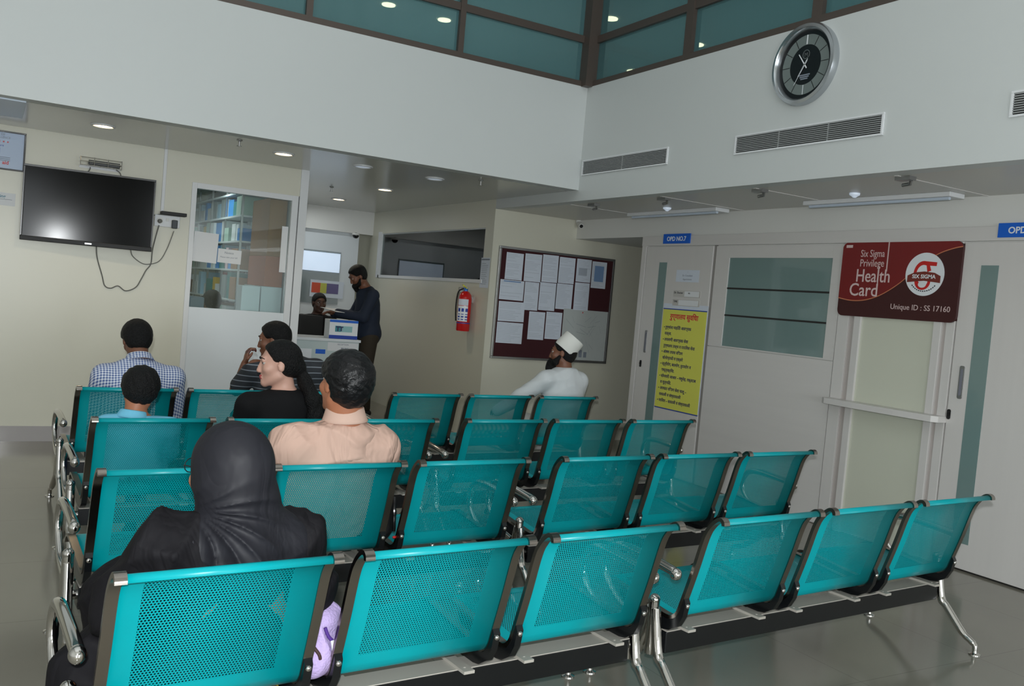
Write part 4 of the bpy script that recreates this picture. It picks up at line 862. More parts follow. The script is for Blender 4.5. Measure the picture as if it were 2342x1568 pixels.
def cloth(name, rgb, **k): return mat(name, rgb, k.pop('rough', .8), spec=k.pop('spec', .22), **k)
def head(f, c, R, s=1.0, ears=True):
    """skull, jaw, nose, brow, ears into field f; local head frame x right, y face, z up"""
    c = np.array(c); L = lambda p: c+R@(np.array(p, float)*s)
    f.ell(L((0, -.012, .032)), np.array((.073, .092, .080))*s, .02, R)
    f.ell(L((0, .030, -.030)), np.array((.057, .060, .078))*s, .03, R)
    f.cap(L((-.044, .0, -.058)), L((-.012, .068, -.092)), .020*s, .017*s, .02); f.cap(L((.044, .0, -.058)), L((.012, .068, -.092)), .020*s, .017*s, .02)
    f.ell(L((0, .072, -.094)), np.array((.020, .018, .017))*s, .012, R)
    f.cap(L((-.03, .078, .030)), L((.03, .078, .030)), .013*s, .013*s, .012)
    for sx in (-1, 1):
        f.ell(L((sx*.040, .060, -.022)), np.array((.022, .022, .022))*s, .02, R)
        f.ell(L((sx*.031, .094, .012)), np.array((.016, .012, .011))*s, .008, R, neg=True)
        f.ell(L((sx*.011, .098, -.036)), np.array((.009, .010, .008))*s, .006, R)
        if ears:
            f.ell(L((sx*.077, -.004, -.004)), np.array((.009, .019, .031))*s, .005, R); f.ell(L((sx*.087, .002, .0)), np.array((.005, .009, .016))*s, .004, R, neg=True)
    f.path([L((0, .084, .020)), L((0, .094, -.012)), L((0, .101, -.031))], [.008*s, .0095*s, .0115*s], .008)
    for sx in (-1, 1): f.cap(L((sx*.021, .087, .019)), L((sx*.041, .081, .017)), .0055*s, .0055*s, .005)
    f.ell(L((0, .089, -.059)), np.array((.023, .010, .006))*s, .004, R); f.ell(L((0, .088, -.070)), np.array((.020, .010, .007))*s, .004, R)
    return L
def eyes(L, R, parent, s=1.0):
    for sx in (-1, 1):
        p = L((sx*.031, .0735, .009)); e = MB().ball((0, 0, 0), .0118*s, 12, 8).build('eye', EYEM, parent, smooth=True); e.location = p
        q = Vector(R@np.array((0, .0068*s, 0))); MB().ball(tuple(q), (.0068*s,)*3, 10, 6).build('iris', IRIS, e, smooth=True)
def brows(L, parent, s=1.0, m_=None):
    for sx in (-1, 1):
        MB().tube(catmull([L((sx*.014, .094, .030)), L((sx*.032, .090, .036)), L((sx*.050, .075, .030))], 4), [.0025*s, .003*s, .003*s, .003*s, .003*s, .0025*s, .002*s, .002*s, .001*s], 6).build('eyebrow', m_ or HAIR, parent, smooth=True)
def lips_idx(L, R, c, s):
    c = np.array(c)
    def fn(co):
        q = ((co-c)@R)/s; return (np.abs(q[:, 0]) < .021) & (q[:, 1] > .088) & (np.abs(q[:, 2]+.064) < .0125)
    return fn
def hand(f, w, d, side, palm_n, curl=.6, s=1.0):
    """w wrist, d finger direction, palm_n palm normal, side +1: thumb towards cross(d,n)"""
    w = np.array(w, float); d = np.array(d, float); d /= np.linalg.norm(d); n = np.array(palm_n, float); n -= d*(n@d); n /= np.linalg.norm(n); t = np.cross(d, n)*side
    R = np.stack([t, d, n], 1); f.ell(w+d*.045*s, np.array((.040, .052, .016))*s, .012, R)
    for i, (o, l) in enumerate(((-.030, .062), (-.010, .076), (.010, .080), (.029, .072))):
        b = w+d*.082*s+t*o*s; pts = [b-d*.02*s]; a = 0; p = b
        for j, fr_ in enumerate((.45, .32, .23)):
            a += curl*(.5+.25*j); q = p+(d*math.cos(a)+n*math.sin(a))*l*fr_*s; pts.append(p); p = q
        pts.append(p); f.path(pts, [.0095*s, .0092*s, .0085*s, .0078*s, .0068*s][:len(pts)], .004)
    b = w+d*.02*s+t*.030*s; p1 = b+(d*.55+t*.75)*.036*s; p2 = p1+(d*.9+t*.25+n*.45)*.030*s; f.path([b, p1, p2, p2+(d*.9+n*.35)*.022*s], [.013*s, .0112*s, .0098*s, .008*s], .006)
def folds(amp, fr, seed):
    r = random.Random(seed); W = [(r.uniform(0, 3.14), r.uniform(.7, 1.3), r.uniform(0, 6), r.uniform(0, 6)) for _ in range(5)]
    def fn(X, Y, Z):
        wx = X+.035*np.sin(10*Z+4*Y+seed); wz = Z+.035*np.sin(12*X+seed); o = 0
        for a, s_, p, q in W:
            t = wx*math.cos(a)+wz*math.sin(a)+.5*Y; u = -X*math.sin(a)+Z*math.cos(a)
            ridge = (1-np.abs(np.sin(.5*fr*s_*t+p)))**2; o = o+ridge*np.clip(np.sin(7*u+q), 0, 1)
        return -amp*1.6*o+amp*.3
    return fn
def fold_bump(M_, scale=5, stretch=(1, 1, .35), rot=(0, .6, 0), strength=.6, dist=.03):
    g = NG(M_); b_ = M_.node_tree.nodes['Principled BSDF']; tc = g.n('ShaderNodeTexCoord'); mp = g.n('ShaderNodeMapping'); g.l(tc.outputs['Object'], mp.inputs[0])
    mp.inputs['Scale'].default_value = stretch; mp.inputs['Rotation'].default_value = rot
    n = g.n('ShaderNodeTexNoise'); n.inputs['Scale'].default_value = scale; n.inputs['Detail'].default_value = 3; n.inputs['Distortion'].default_value = 1.2; g.l(mp.outputs[0], n.inputs['Vector'])
    rg_ = g.m('ABSOLUTE', g.m('SUBTRACT', n.outputs[0], .5)); bp = g.n('ShaderNodeBump'); bp.inputs['Strength'].default_value = strength; bp.inputs['Distance'].default_value = dist
    g.l(rg_, bp.inputs['Height']); g.l(bp.outputs[0], b_.inputs['Normal']); return M_
def person(name, label, row=None, al=0, loc=None, rz=None):
    if row: p = rowpt(row, al, 0); t = math.radians(ROWS[row][1])
    else: p, t = Vector(loc), rz
    return empty('person', p, t, label, 'person')
V3 = lambda *a: np.array(a, float)
def legs(f, hipL, hipR, knL, knR, anL, anR, infl=0, s=1, k=.03):
    for h_, kn, an in ((hipL, knL, anL), (hipR, knR, anR)): f.path([h_, kn, an], [.078*s+infl, .056*s+infl, .036*s+infl], k)
def shoes(parent, an, m_, toe=(0, 1, 0), s=1):
    for a in an:
        f = Field(.008); a = np.array(a, float); t = np.array(toe, float); b = a*V3(1, 1, 0)+V3(0, 0, .042*s)
        f.path([b-t*.04*s, b+t*.08*s, b+t*.15*s-V3(0, 0, .008)], [.040*s, .040*s, .032*s], .02); f.cap(a, b, .038*s, .04*s, .02); f.plane(b-V3(0, 0, .040*s), (0, 0, -1)); f.plane(a+V3(0, 0, .0), (0, 0, 1)); f.build('shoe', m_, parent)
def seated(label, row, al, hc, hyaw=0, hpitch=0, hroll=0, hs=1.0, nb=None, sh=(.20, .20), shz=.84, shf=.12, chest=(.17, .115), pel=(0, .30, .46), skin='brown', kn=None, an=None, el=None, wr=None, hand_=None, h=.0065, ears=True, neck_r=.052, curl=(.5, .5)):
    """returns root, frame dict; all positions in bench frame relative to (al,0)"""
    global CLIP
    CLIP = (-9, 9, .022); P = person('person', label, row, al); R = rotm(hyaw, hpitch, hroll); hc = V3(*hc)
    if nb is None: nb = V3(hc[0]*.3, shf+.0, shz+.035)
    else: nb = V3(*nb)
    G = dict(sL=V3(-sh[0], shf, shz), sR=V3(sh[1], shf, shz), nb=nb, hc=hc, R=R, pel=V3(*pel), hs=hs)
    G['kL'], G['kR'] = kn or ((-.14, .70, .47), (.14, .70, .47)); G['aL'], G['aR'] = an or ((-.15, .72, .08), (.15, .72, .08))
    G['hL'], G['hR'] = V3(-.10, pel[1]+.03, .44), V3(.10, pel[1]+.03, .44)
    G['eL'], G['eR'] = el or (V3(-sh[0]-.04, shf+.10, shz-.27), V3(sh[1]+.04, shf+.10, shz-.27))
    G['wL'], G['wR'] = wr or (V3(-.13, shf+.34, .55), V3(.13, shf+.34, .55))
    G['chest'] = V3(nb[0]*.6, shf+.01, shz-.14); G['cr'] = chest
    f = Field(h); L = head(f, hc, R, hs, ears); G['L'] = L
    f.path([L((0, -.018, -.05)), nb*.5+L((0, -.02, -.05))*.5, nb-V3(0, 0, .02)], [neck_r*hs, neck_r*.96*hs, neck_r*1.1*hs], .025)
    torso(f, G, 0); 
    for s_, e, w in (('sL', 'eL', 'wL'), ('sR', 'eR', 'wR')): f.path([G[s_], G[e], G[w]], [.047*hs, .036*hs, .025*hs], .03)
    hd_ = hand_ or (((.3, .9, -.2), (0, 0, -1)), ((-.3, .9, -.2), (0, 0, -1)))
    for k, (w, side) in enumerate((('wL', -1), ('wR', 1))): hand(f, G[w], hd_[k][0], side, hd_[k][1], curl[k], .95*hs)
    legs(f, G['hL'], G['hR'], V3(*G['kL']), V3(*G['kR']), V3(*G['aL']), V3(*G['aR']), 0, hs)
    f.build('body', [SK[skin], LIP[skin]], P, lips_idx(L, R, hc, hs)); eyes(L, R, P, hs); brows(L, P, hs); CLIP = (-9, 9, .009)
    return P, G
def torso(f, G, i, belly=0):
    c, pel, nb = G['chest'], G['pel'], G['nb']; cx, cy = G['cr']; R = None
    f.ell(c, (cx+i, cy+i, .20+i), .05); f.ell((c+pel)/2+V3(0, belly*.5, -.01), (cx*.88+i, cy*1.02+i+belly, .17+i), .06); f.ell(pel+V3(0, 0, .0), (.165+i, .13+i, .10+i), .05)
    m1 = nb-V3(0, 0, .068)
    f.cap(G['sL'], m1, .048+i, .064+i, .06); f.cap(G['sR'], m1, .048+i, .064+i, .06)
def shirt(P, G, name, m_, sleeve=.6, infl=.014, long=False, noise=None, cut=.40, h=.0065, neckcut=.012, k=.03, belly=0, wide=0):
    f = Field(h, noise); torso(f, G, infl, belly)
    for s_, e, w in (('sL', 'eL', 'wL'), ('sR', 'eR', 'wR')):
        if long: f.path([G[s_], G[e], G[w]], [.052+infl, .042+infl, .030+infl], k)
        else:
            q = G[s_]+(np.array(G[e])-G[s_])*sleeve; f.path([G[s_], q], [.050+infl, .046+infl], k); f.plane(q, (0, 0, -1)) if 0 else None
    d = (np.array(G['hc'])-G['nb'])*V3(.25, .5, 1); d = d/np.linalg.norm(d); f.plane(np.array(G['nb'])+d*neckcut, d, .006); f.plane((0, 0, cut), (0, 0, -1), .01)
    return f.build(name, m_, P)
def trousers(P, G, m_, infl=.014, s=1):
    f = Field(.008); f.ell(G['pel'], (.168+infl, .132+infl, .10+infl), .05); legs(f, G['hL'], G['hR'], V3(*G['kL']), V3(*G['kR']), V3(*G['aL'])+V3(0, 0, .03), V3(*G['aR'])+V3(0, 0, .03), infl, s); f.plane((0, 0, .56), (0, 0, 1)); return f.build('trousers', m_, P)
def collar(P, G, m_, r=.066, hgt=.034, up=.012):
    nb = np.array(G['nb'])+V3(0, 0, up-.006); d = (np.array(G['hc'])-np.array(G['nb']))*V3(.6, .6, 1); d /= np.linalg.norm(d); ex = V3(1, 0, 0); ex = ex-d*(ex@d); ex /= np.linalg.norm(ex); ey = np.cross(d, ex)
    prof = [(r-.004, .0), (r-.006, hgt*.6), (r-.005, hgt), (r-.002, hgt+.003), (r+.002, hgt), (r+.007, hgt*.5), (r+.014, .0), (r+.020, -.012), (r+.017, -.014), (r+.008, -.008)]
    N = 56; m2 = MB(); K_ = len(prof)
    for i in range(N+1):
        a = math.radians(100+340*i/N); e = abs(i/N-.5)*2; dip = -.012*max(0, e-.55)/.45; wob = 0
        for (rr, z) in prof: q = nb+ex*math.cos(a)*(rr+wob)+ey*math.sin(a)*(rr+wob)*1.02+d*(z+dip*(1 if z > 0 else 2)); m2.v.append(tuple(q))
    for i in range(N):
        for k in range(K_): m2.f.append([i*K_+k, i*K_+(k+1) % K_, (i+1)*K_+(k+1) % K_, (i+1)*K_+k]); m2.mi.append(0)
    for i in (0, N): m2.f.append([i*K_+k for k in range(K_)]); m2.mi.append(0)
    o = m2.build('collar', m_, P); 
    for p in o.data.polygons: p.use_smooth = True
    return o
def hair_cap(P, G, name='hair', thick=.012, m_=None, low=-.045, back=-.07, face=.055, noise=None, extra=None, h=.005, side=.02):
    """short hair hugging the skull, cut away around the face and ears"""
    noise = noise or (lambda X, Y, Z: .0011*np.sin(150*X+70*Z+3*np.sin(60*Y))*np.sin(120*Y+90*X)+.0008*np.sin(260*X)*np.sin(240*Z)); s, R, L = G['hs'], G['R'], G['L']; f = Field(h, noise)
    f.ell(L((0, -.014, .036)), (V3(.073, .092, .080)+thick)*s, .02, R); f.ell(L((0, -.045, -.015)), (V3(.060, .052, .055)+thick*.6)*s, .03, R)
    f.plane(L((0, face, .045)), R@V3(0, 1, -.62), .012)          # hairline over the forehead
    f.plane(L((0, -.03, back)), R@V3(0, .18, -1), .008)
    for sx in (-1, 1):
        f.ell(L((sx*.085, .03, -.028)), V3(.035, .050, .052)*s, .012, R, neg=True)
    if extra: extra(f, L, R, s)
    return f.build(name, m_ or HAIR, P)

# --- person in the dark headscarf (front row)
P, G = seated('person in a dark grey headscarf and black robe seen from behind in the nearest row', 'D', .325, (-.022, .22, .925), 24, -2, 0, 1.06, nb=(.01, .20, .80), sh=(.19, .19), shz=.735, shf=.21, chest=(.19, .13), pel=(0, .33, .46), skin='tan', ears=False)
SCARF = fold_bump(cloth('dark_grey_scarf', (29, 29, 35), rough=.6, spec=.3, noise=(12, .12)), 7, (1, 1, .4), (0, .7, 0), .5, .03); ROBE = fold_bump(cloth('black_robe', (24, 23, 26), rough=.72, spec=.14, noise=(8, .12)), 5, (1, 1, .35), (0, .5, 0), .7, .04)
def hj_noise(X, Y, Z):
    px, pz = X+.118, Z-.838; rr = np.sqrt(px*px+pz*pz); th = np.arctan2(pz, px)+.5*rr*4; fold = 1-np.abs(np.sin(8.5*th+1.4*np.sin(2.3*th)))
    w = np.clip((rr-.015)/.05, 0, 1)*np.exp(-(np.maximum(rr-.12, 0)/.10)**2)*np.clip((.95-Z)/.12, 0, 1); sag = (1-np.abs(np.sin(48*(Z-.70-1.6*(X-.02)**2))))*np.exp(-((Z-.69)/.07)**2)
    return -.0115*w*fold**1.4-.0055*sag**2+.0016*np.sin(26*X+9*Z)*np.clip((.98-Z)/.1, 0, 1)
f = Field(.0045, hj_noise, (-9, 9, .014)); L = G['L']; R = G['R']
f.ell(L((0, -.018, .026)), (.097, .116, .112), .03, R); f.ell(L((-.003, -.030, -.045)), (.089, .095, .095), .04, R)
f.cap(L((0, -.02, -.08)), (.0, .205, .80), .076, .078, .03); f.cap((.045, .185, .86), (.07, .185, .76), .060, .066, .035)
f.cap((-.09, .20, .735), (.13, .19, .73), .075, .085, .05); f.cap((.0, .14, .76), (.03, .12, .66), .075, .08, .05)
f.ell(L((0, .088, -.01)), (.074, .068, .102), .012, R, neg=True); f.plane((0, 0, .60), (0, 0, -1))
hj = f.build('headscarf', SCARF, P)
f = Field(.0075, folds(.009, 42, 2), (-.352, 9, .009))
f.ell((0, .23, .63), (.20, .14, .20), .06); f.ell((0, .28, .48), (.235, .18, .14), .06)
f.path([(-.17, .215, .722), (-.235, .27, .58), (-.20, .42, .50)], [.082, .082, .07], .05); f.path([(.17, .21, .725), (.235, .26, .58), (.20, .42, .50)], [.082, .078, .07], .05)
f.cap((-.17, .21, .745), (.17, .21, .745), .066, .066, .05)
f.path([(-.11, .36, .46), (-.17, .66, .47), (-.17, .72, .12)], [.11, .095, .10], .06); f.path([(.11, .36, .46), (.15, .66, .47), (.15, .72, .12)], [.11, .09, .10], .06)
f.cap((.0, .66, .42), (0, .72, .12), .10, .12, .08)
f.path([(-.22, .40, .46), (-.315, .37, .37), (-.33, .35, .20), (-.32, .35, .08)], [.07, .075, .078, .075], .05)
f.plane((0, 0, .03), (0, 0, -1)); f.build('robe', ROBE, P)
shoes(P, ((-.15, .76, .09), (.15, .76, .09)), M['blackm'])
gl = MB(); 
for sx in (-1, 1): gl.tube(catmull([L((sx*.070, .03, .014)), L((sx*.068, .06, .016)), L((sx*.056, .096, .012))], 4), .0016, 6); gl.tube([L((sx*(.032+.023*math.cos(a*math.pi/6)), .098-.004*math.cos(a*math.pi/6), .010+.018*math.sin(a*math.pi/6))) for a in range(12)], .0014, 6, closed=True)
gl.tube([L((-.010, .1015, .014)), L((.010, .1015, .014))], .0014, 6); gl.build('spectacles', M['blackm'], P, smooth=True)

# --- person in the peach shirt (second row)
P, G = seated('person in a peach shirt with wavy black hair seen from behind in the second row', 'C', .91, (.0, .12, 1.045), 14, 4, -3, 1.08, nb=(.015, .125, .90), sh=(.195, .195), shz=.79, shf=.135, chest=(.225, .125), pel=(0, .29, .46), skin='tan', neck_r=.060)
PEACH = fold_bump(cloth('peach_cotton', (204, 170, 154), rough=.8, noise=(10, .03)), 5, (1, 1, .55), (0, 1.0, 0), .9, .06)
shirt(P, G, 'shirt', PEACH, .95, .020, noise=folds(.011, 24, 6), h=.006, k=.05); collar(P, G, cloth('peach_collar', (208, 176, 160), rough=.8), .074, .040, up=.020)
trousers(P, G, cloth('dark_trousers', (34, 34, 40))); shoes(P, (G['aL'], G['aR']), M['blackm'])
hair_cap(P, G, thick=.022, m_=HAIRG, back=-.075, noise=lambda X, Y, Z: .0022*np.sin(95*X+3*np.sin(60*Z))*np.sin(90*Z+2*np.sin(70*Y)), h=.004)

# --- person in black with the ponytail (third row)
P, G = seated('person in a black top with a long dark ponytail, face turned left', 'B', .93, (-.025, .205, 1.005), 78, -3, 0, 1.02, nb=(.02, .20, .865), sh=(.165, .175), shz=.79, shf=.20, chest=(.155, .11), pel=(0, .31, .46), skin='fair', neck_r=.045)
TOP = cloth('black_jersey', (20, 20, 22), rough=.85, bump=(20, .1)); shirt(P, G, 'top', TOP, .55, .014, noise=folds(.002, 30, 8)); trousers(P, G, cloth('navy_trousers', (30, 34, 50))); shoes(P, (G['aL'], G['aR']), M['blackm'])
def pony(f, L, R, s):
    f.ell(L((0, -.100, -.02)), (.035, .04, .045), .03, R)
hair_cap(P, G, thick=.013, back=-.060, face=.048, extra=pony, h=.0045)
f = Field(.005, lambda X, Y, Z: .003*np.sin(130*X+4*np.sin(20*Z))); q = L = G['L']
f.path([L((0, -.105, -.03)), L((0, -.13, -.09)), (.145, .13, .83), (.16, .12, .74), (.165, .12, .62)], [.028, .036, .042, .044, .022], .02); f.build('ponytail', HAIR, P)
MB().tube([L((.02*math.cos(a*math.pi/5), -.113+.005*math.sin(a*math.pi/5), -.045+.026*math.sin(a*math.pi/5))) for a in range(10)], .006, 8, closed=True).build('hair_tie', M['blackm'], P, smooth=True)

# --- child in light blue (third row)
P, G = seated('child in a light blue top with short black hair, head tilted down', 'B', .228, (-.002, .20, .846), 0, -28, -8, .90, nb=(-.03, .175, .728), sh=(.135, .13), shz=.672, shf=.18, chest=(.115, .085), pel=(0, .27, .45), skin='tan', neck_r=.044, kn=((-.08, .58, .45), (.08, .58, .45)), an=((-.08, .62, .16), (.08, .62, .16)), el=(V3(-.16, .26, .52), V3(.16, .26, .52)), wr=(V3(-.07, .42, .52), V3(.07, .42, .52)))
LB = cloth('light_blue_cotton', (120, 196, 226), rough=.8, bump=(30, .15)); shirt(P, G, 'shirt', LB, .8, .012, noise=folds(.002, 40, 9)); collar(P, G, LB, .058, .024)
trousers(P, G, cloth('denim_child', (50, 62, 90)), .01, .8); shoes(P, (G['aL'], G['aR']), M['blackm'], s=.75)
hair_cap(P, G, thick=.027, back=-.088, noise=lambda X, Y, Z: .0018*np.sin(170*X+60*Z)+.001*np.sin(300*X+90*Y))

# --- person in the checked shirt (farthest row)
P, G = seated('person in a blue and white checked shirt with short dark hair, head bowed', 'A', .36, (-.005, .33, 1.0), 6, -24, 2, .98, nb=(.0, .245, .885), sh=(.195, .20), shz=.79, shf=.22, chest=(.195, .12), pel=(0, .30, .46), skin='brown')
def check_mat(name, a, b, sc=26.0, lines=None):
    C = mat(name, a, .8); g = NG(C); bs = C.node_tree.nodes['Principled BSDF']; tc = g.n('ShaderNodeTexCoord'); sp = g.n('ShaderNodeSeparateXYZ'); g.l(tc.outputs['Object'], sp.inputs[0])
    if lines:
        w = g.m('LESS_THAN', g.m('FRACT', g.m('MULTIPLY', sp.outputs[2], sc)), lines); g.l(g.mix(w, (*lin(a), 1), (*lin(b), 1)), bs.inputs['Base Color'])
    else:
        x = g.m('LESS_THAN', g.m('FRACT', g.m('MULTIPLY', sp.outputs[0], sc)), .5); z = g.m('LESS_THAN', g.m('FRACT', g.m('MULTIPLY', g.m('ADD', sp.outputs[2], g.m('MULTIPLY', sp.outputs[1], .6)), sc)), .5)
        w = g.m('MULTIPLY', g.m('ADD', x, z), .5); g.l(g.mix(w, (*lin(b), 1), (*lin(a), 1)), bs.inputs['Base Color'])
    return C
CK = check_mat('checked_cotton', (66, 92, 150), (224, 228, 238), 62); shirt(P, G, 'shirt', CK, .95, .018, noise=folds(.004, 34, 12), long=False); collar(P, G, CK, .068, .03)
trousers(P, G, cloth('grey_trousers', (60, 60, 66))); shoes(P, (G['aL'], G['aR']), M['blackm']); hair_cap(P, G, thick=.019, back=-.08)

# --- person in the striped shirt (farthest row), face turned left, fist at the mouth
P, G = seated('person in a dark striped shirt, turned left with a hand at the mouth', 'A', 1.28, (-.07, .33, 1.045), 62, -8, 0, 1.0, nb=(.02, .28, .925), sh=(.20, .215), shz=.865, shf=.27, chest=(.185, .12), pel=(0, .32, .46), skin='brown', el=(V3(-.27, .42, .70), V3(.26, .34, .62)), wr=(V3(-.225, .42, .875), V3(.12, .58, .56)), curl=(1.15, .5), hand_=(((.15, .0, 1), (1, -.1, 0)), ((-.3, .9, -.2), (0, 0, -1))))
ST = check_mat('striped_jersey', (44, 47, 52), (126, 132, 140), 26, .16); shirt(P, G, 'striped_shirt', ST, .8, .018, noise=folds(.003, 30, 14))
trousers(P, G, cloth('black_trousers', (26, 26, 30))); shoes(P, (G['aL'], G['aR']), M['blackm']); hair_cap(P, G, thick=.014, back=-.06)

# --- person with white cap (farthest row, right)
P, G = seated('person with a tall white cap, dark beard and white shirt near the notice board', 'A', 3.58, (.005, .33, 1.055), 48, 0, -6, 1.0, nb=(.02, .30, .93), sh=(.17, .165), shz=.845, shf=.29, chest=(.165, .12), pel=(0, .32, .46), skin='brown', el=(V3(-.33, .40, .68), V3(.21, .40, .62)), wr=(V3(-.42, .56, .56), V3(.12, .62, .54)), neck_r=.05)
WS = fold_bump(cloth('white_cotton', (208, 212, 214), rough=.8), 4, (1, 1, .8), (0, .9, 0), .4, .02); shirt(P, G, 'shirt', WS, 1, .018, long=True, noise=folds(.004, 32, 17), neckcut=.02); trousers(P, G, cloth('white_trousers', (206, 208, 206))); shoes(P, (G['aL'], G['aR']), M['blackm'])
hair_cap(P, G, thick=.012, back=-.085)
L, R = G['L'], G['R']; RC = rotm(48, 36, -8)
cap_ = MB(); cap_.lathe([(.095, -.015), (.097, -.005), (.090, .108), (.086, .116), (.05, .12), (.002, .121)], seg=36); o = cap_.build('cap', cloth('white_cap_cloth', (226, 226, 220), rough=.85, bump=(60, .1)), P, smooth=True)
mm = Matrix([[*RC[i], 0] for i in range(3)]+[[0, 0, 0, 1]]); o.matrix_local = Matrix.Translation(Vector(L((0, -.018, .042)))) @ mm
f = Field(.005, lambda X, Y, Z: .003*np.sin(90*X+50*Y)*np.sin(60*Z)); f.path([L((0, .078, -.08)), L((0, .085, -.13)), L((0, .08, -.19))], [.040, .042, .016], .02)
for sx in (-1, 1): f.path([L((sx*.068, .015, -.03)), L((sx*.058, .045, -.075)), L((sx*.02, .085, -.085))], [.014, .022, .026], .02); f.cap(L((0, .10, -.048)), L((sx*.028, .09, -.058)), .006, .005, .006)
f.build('beard', HAIR, P)

CLIP = None
# --- standing person at the reception
def standing(label, loc, rz, hc, R, skin, s=1.0):
    P = person('person', label, None, 0, loc, rz); f = Field(.0075); L = head(f, V3(*hc), R, s); return P, f, L
R = rotm(8, -32, 0); P, f, L = standing('bearded person in a dark blue shirt standing at the reception desk, looking down', (3.73, 9.72, 0), math.radians(84), (0, .14, 1.57), R, 'brown')
nb, sL, sR, pel = V3(0, .03, 1.44), V3(-.19, .0, 1.37), V3(.19, .0, 1.37), V3(0, -.02, .95)
el = (V3(-.23, .10, 1.12), V3(.23, .10, 1.12)); wr = (V3(-.12, .36, 1.15), V3(.14, .34, 1.13)); G = dict(nb=nb, sL=sL, sR=sR, pel=pel, chest=V3(0, .0, 1.24), cr=(.165, .115), hc=V3(0, .14, 1.57), L=L, R=R, hs=1.0, eL=el[0], eR=el[1], wL=wr[0], wR=wr[1])
f.path([L((0, -.02, -.05)), nb], [.052, .058], .03); torso(f, G, 0); f.path([sL, el[0], wr[0]], [.047, .036, .025], .03); f.path([sR, el[1], wr[1]], [.047, .036, .025], .03)
hand(f, wr[0], (.3, .9, .1), -1, (0, 0, -1), .5); hand(f, wr[1], (-.3, .9, .1), 1, (0, 0, -1), .5)
for sx in (-1, 1): f.path([(sx*.09, -.02, .92), (sx*.10, .0, .50), (sx*.11, -.03, .09)], [.085, .058, .038], .03)
f.build('body', [SK['brown'], LIP['brown']], P, lips_idx(L, R, (0, .14, 1.57), 1)); eyes(L, R, P); brows(L, P)
DS = cloth('dark_blue_shirt', (38, 46, 62), rough=.75, bump=(20, .1)); f = Field(.0075, folds(.003, 30, 21)); torso(f, G, .02)
f.path([sL, el[0], wr[0]], [.068, .058, .046], .03); f.path([sR, el[1], wr[1]], [.068, .058, .046], .03); f.ell((0, -.02, .93), (.18, .145, .16), .04); f.plane(nb+V3(0, .01, .015), (0, .4, 1)); f.plane((0, 0, .80), (0, 0, -1)); f.build('shirt', DS, P)
f = Field(.008)
for sx in (-1, 1): f.path([(sx*.09, -.02, .90), (sx*.10, .0, .50), (sx*.11, -.03, .10)], [.105, .08, .062], .03)
f.ell((0, -.02, .92), (.172, .14, .12), .04); f.plane((0, 0, .98), (0, 0, 1)); f.plane((0, 0, .07), (0, 0, -1)); f.build('trousers', cloth('dark_khaki', (58, 52, 44)), P); shoes(P, ((-.11, -.03, .1), (.11, -.03, .1)), M['blackm'])
hair_cap(P, G, thick=.016, back=-.085)
f = Field(.006); f.path([L((0, .075, -.085)), L((0, .08, -.13))], [.036, .028], .02)
for sx in (-1, 1): f.path([L((sx*.066, .015, -.03)), L((sx*.055, .045, -.075)), L((sx*.02, .08, -.085))], [.012, .02, .024], .02)
f.build('beard', HAIR, P)
o = MB().box((-.11, -.15, 0), (.11, .15, .004)).build('paper_sheet', M['paperw']); o.location = (3.36, 9.70, 1.17); o.rotation_euler = (.1, .05, .3); tag(o, 'white sheet held in the hands of the standing person at reception', 'paper')

# --- receptionist, seated facing the hall, and pharmacist
def bust(label, loc, rz, hc, skin, m_, yaw=0, pitch=0):
    R = rotm(yaw, pitch, 0); P = person('person', label, None, 0, loc, rz); f = Field(.0075); hc = V3(*hc); L = head(f, hc, R); z = hc[2]
    nb = V3(0, 0, z-.145); sL, sR = V3(-.19, 0, z-.215), V3(.19, 0, z-.215); G = dict(nb=nb, sL=sL, sR=sR, pel=V3(0, -.02, z-.60), chest=V3(0, 0, z-.35), cr=(.165, .115), hc=hc, L=L, R=R, hs=1.0, eL=V3(-.24, .10, z-.44), eR=V3(.24, .10, z-.44), wL=V3(-.16, .33, z-.40), wR=V3(.16, .33, z-.40))
    f.path([L((0, -.02, -.05)), nb], [.052, .058], .03); torso(f, G, 0)
    for a in 'LR': f.path([G['s'+a], G['e'+a], G['w'+a]], [.047, .036, .025], .03); hand(f, G['w'+a], (0, 1, 0), -1 if a == 'L' else 1, (0, 0, -1), .4)
    for sx in (-1, 1): f.path([(sx*.09, 0, z-.62), (sx*.11, .40, z-.62), (sx*.11, .42, .08)], [.085, .058, .038], .03)
    f.build('body', [SK[skin], LIP[skin]], P, lips_idx(L, R, hc, 1)); eyes(L, R, P); brows(L, P); hair_cap(P, G)
    f = Field(.008, folds(.002, 30, 3)); torso(f, G, .017)
    for a in 'LR': f.path([G['s'+a], G['e'+a], G['w'+a]], [.064, .056, .044], .03)
    f.plane(nb+V3(0, 0, .012), (0, 0, 1)); f.build('shirt', m_, P)
    f = Field(.009)
    for sx in (-1, 1): f.path([(sx*.09, 0, z-.62), (sx*.11, .40, z-.62), (sx*.11, .42, .12)], [.10, .075, .055], .03)
    f.build('trousers', cloth('dark_cloth', (30, 30, 34)), P); shoes(P, ((-.11, .42, .1), (.11, .42, .1)), M['blackm']); return P
bust('dark haired person in black seated behind the reception desk, facing the hall', (3.42, 10.55, 0), math.radians(180), (0, .05, 1.22), 'dark', cloth('black_shirt_reception', (18, 18, 20)))
bust('person with black hair behind the pharmacy glass, back of the head showing', (1.865, 8.98, 0), math.radians(8), (0, 0, 1.175), 'brown', cloth('white_coat', (200, 204, 206)), 0, -14)
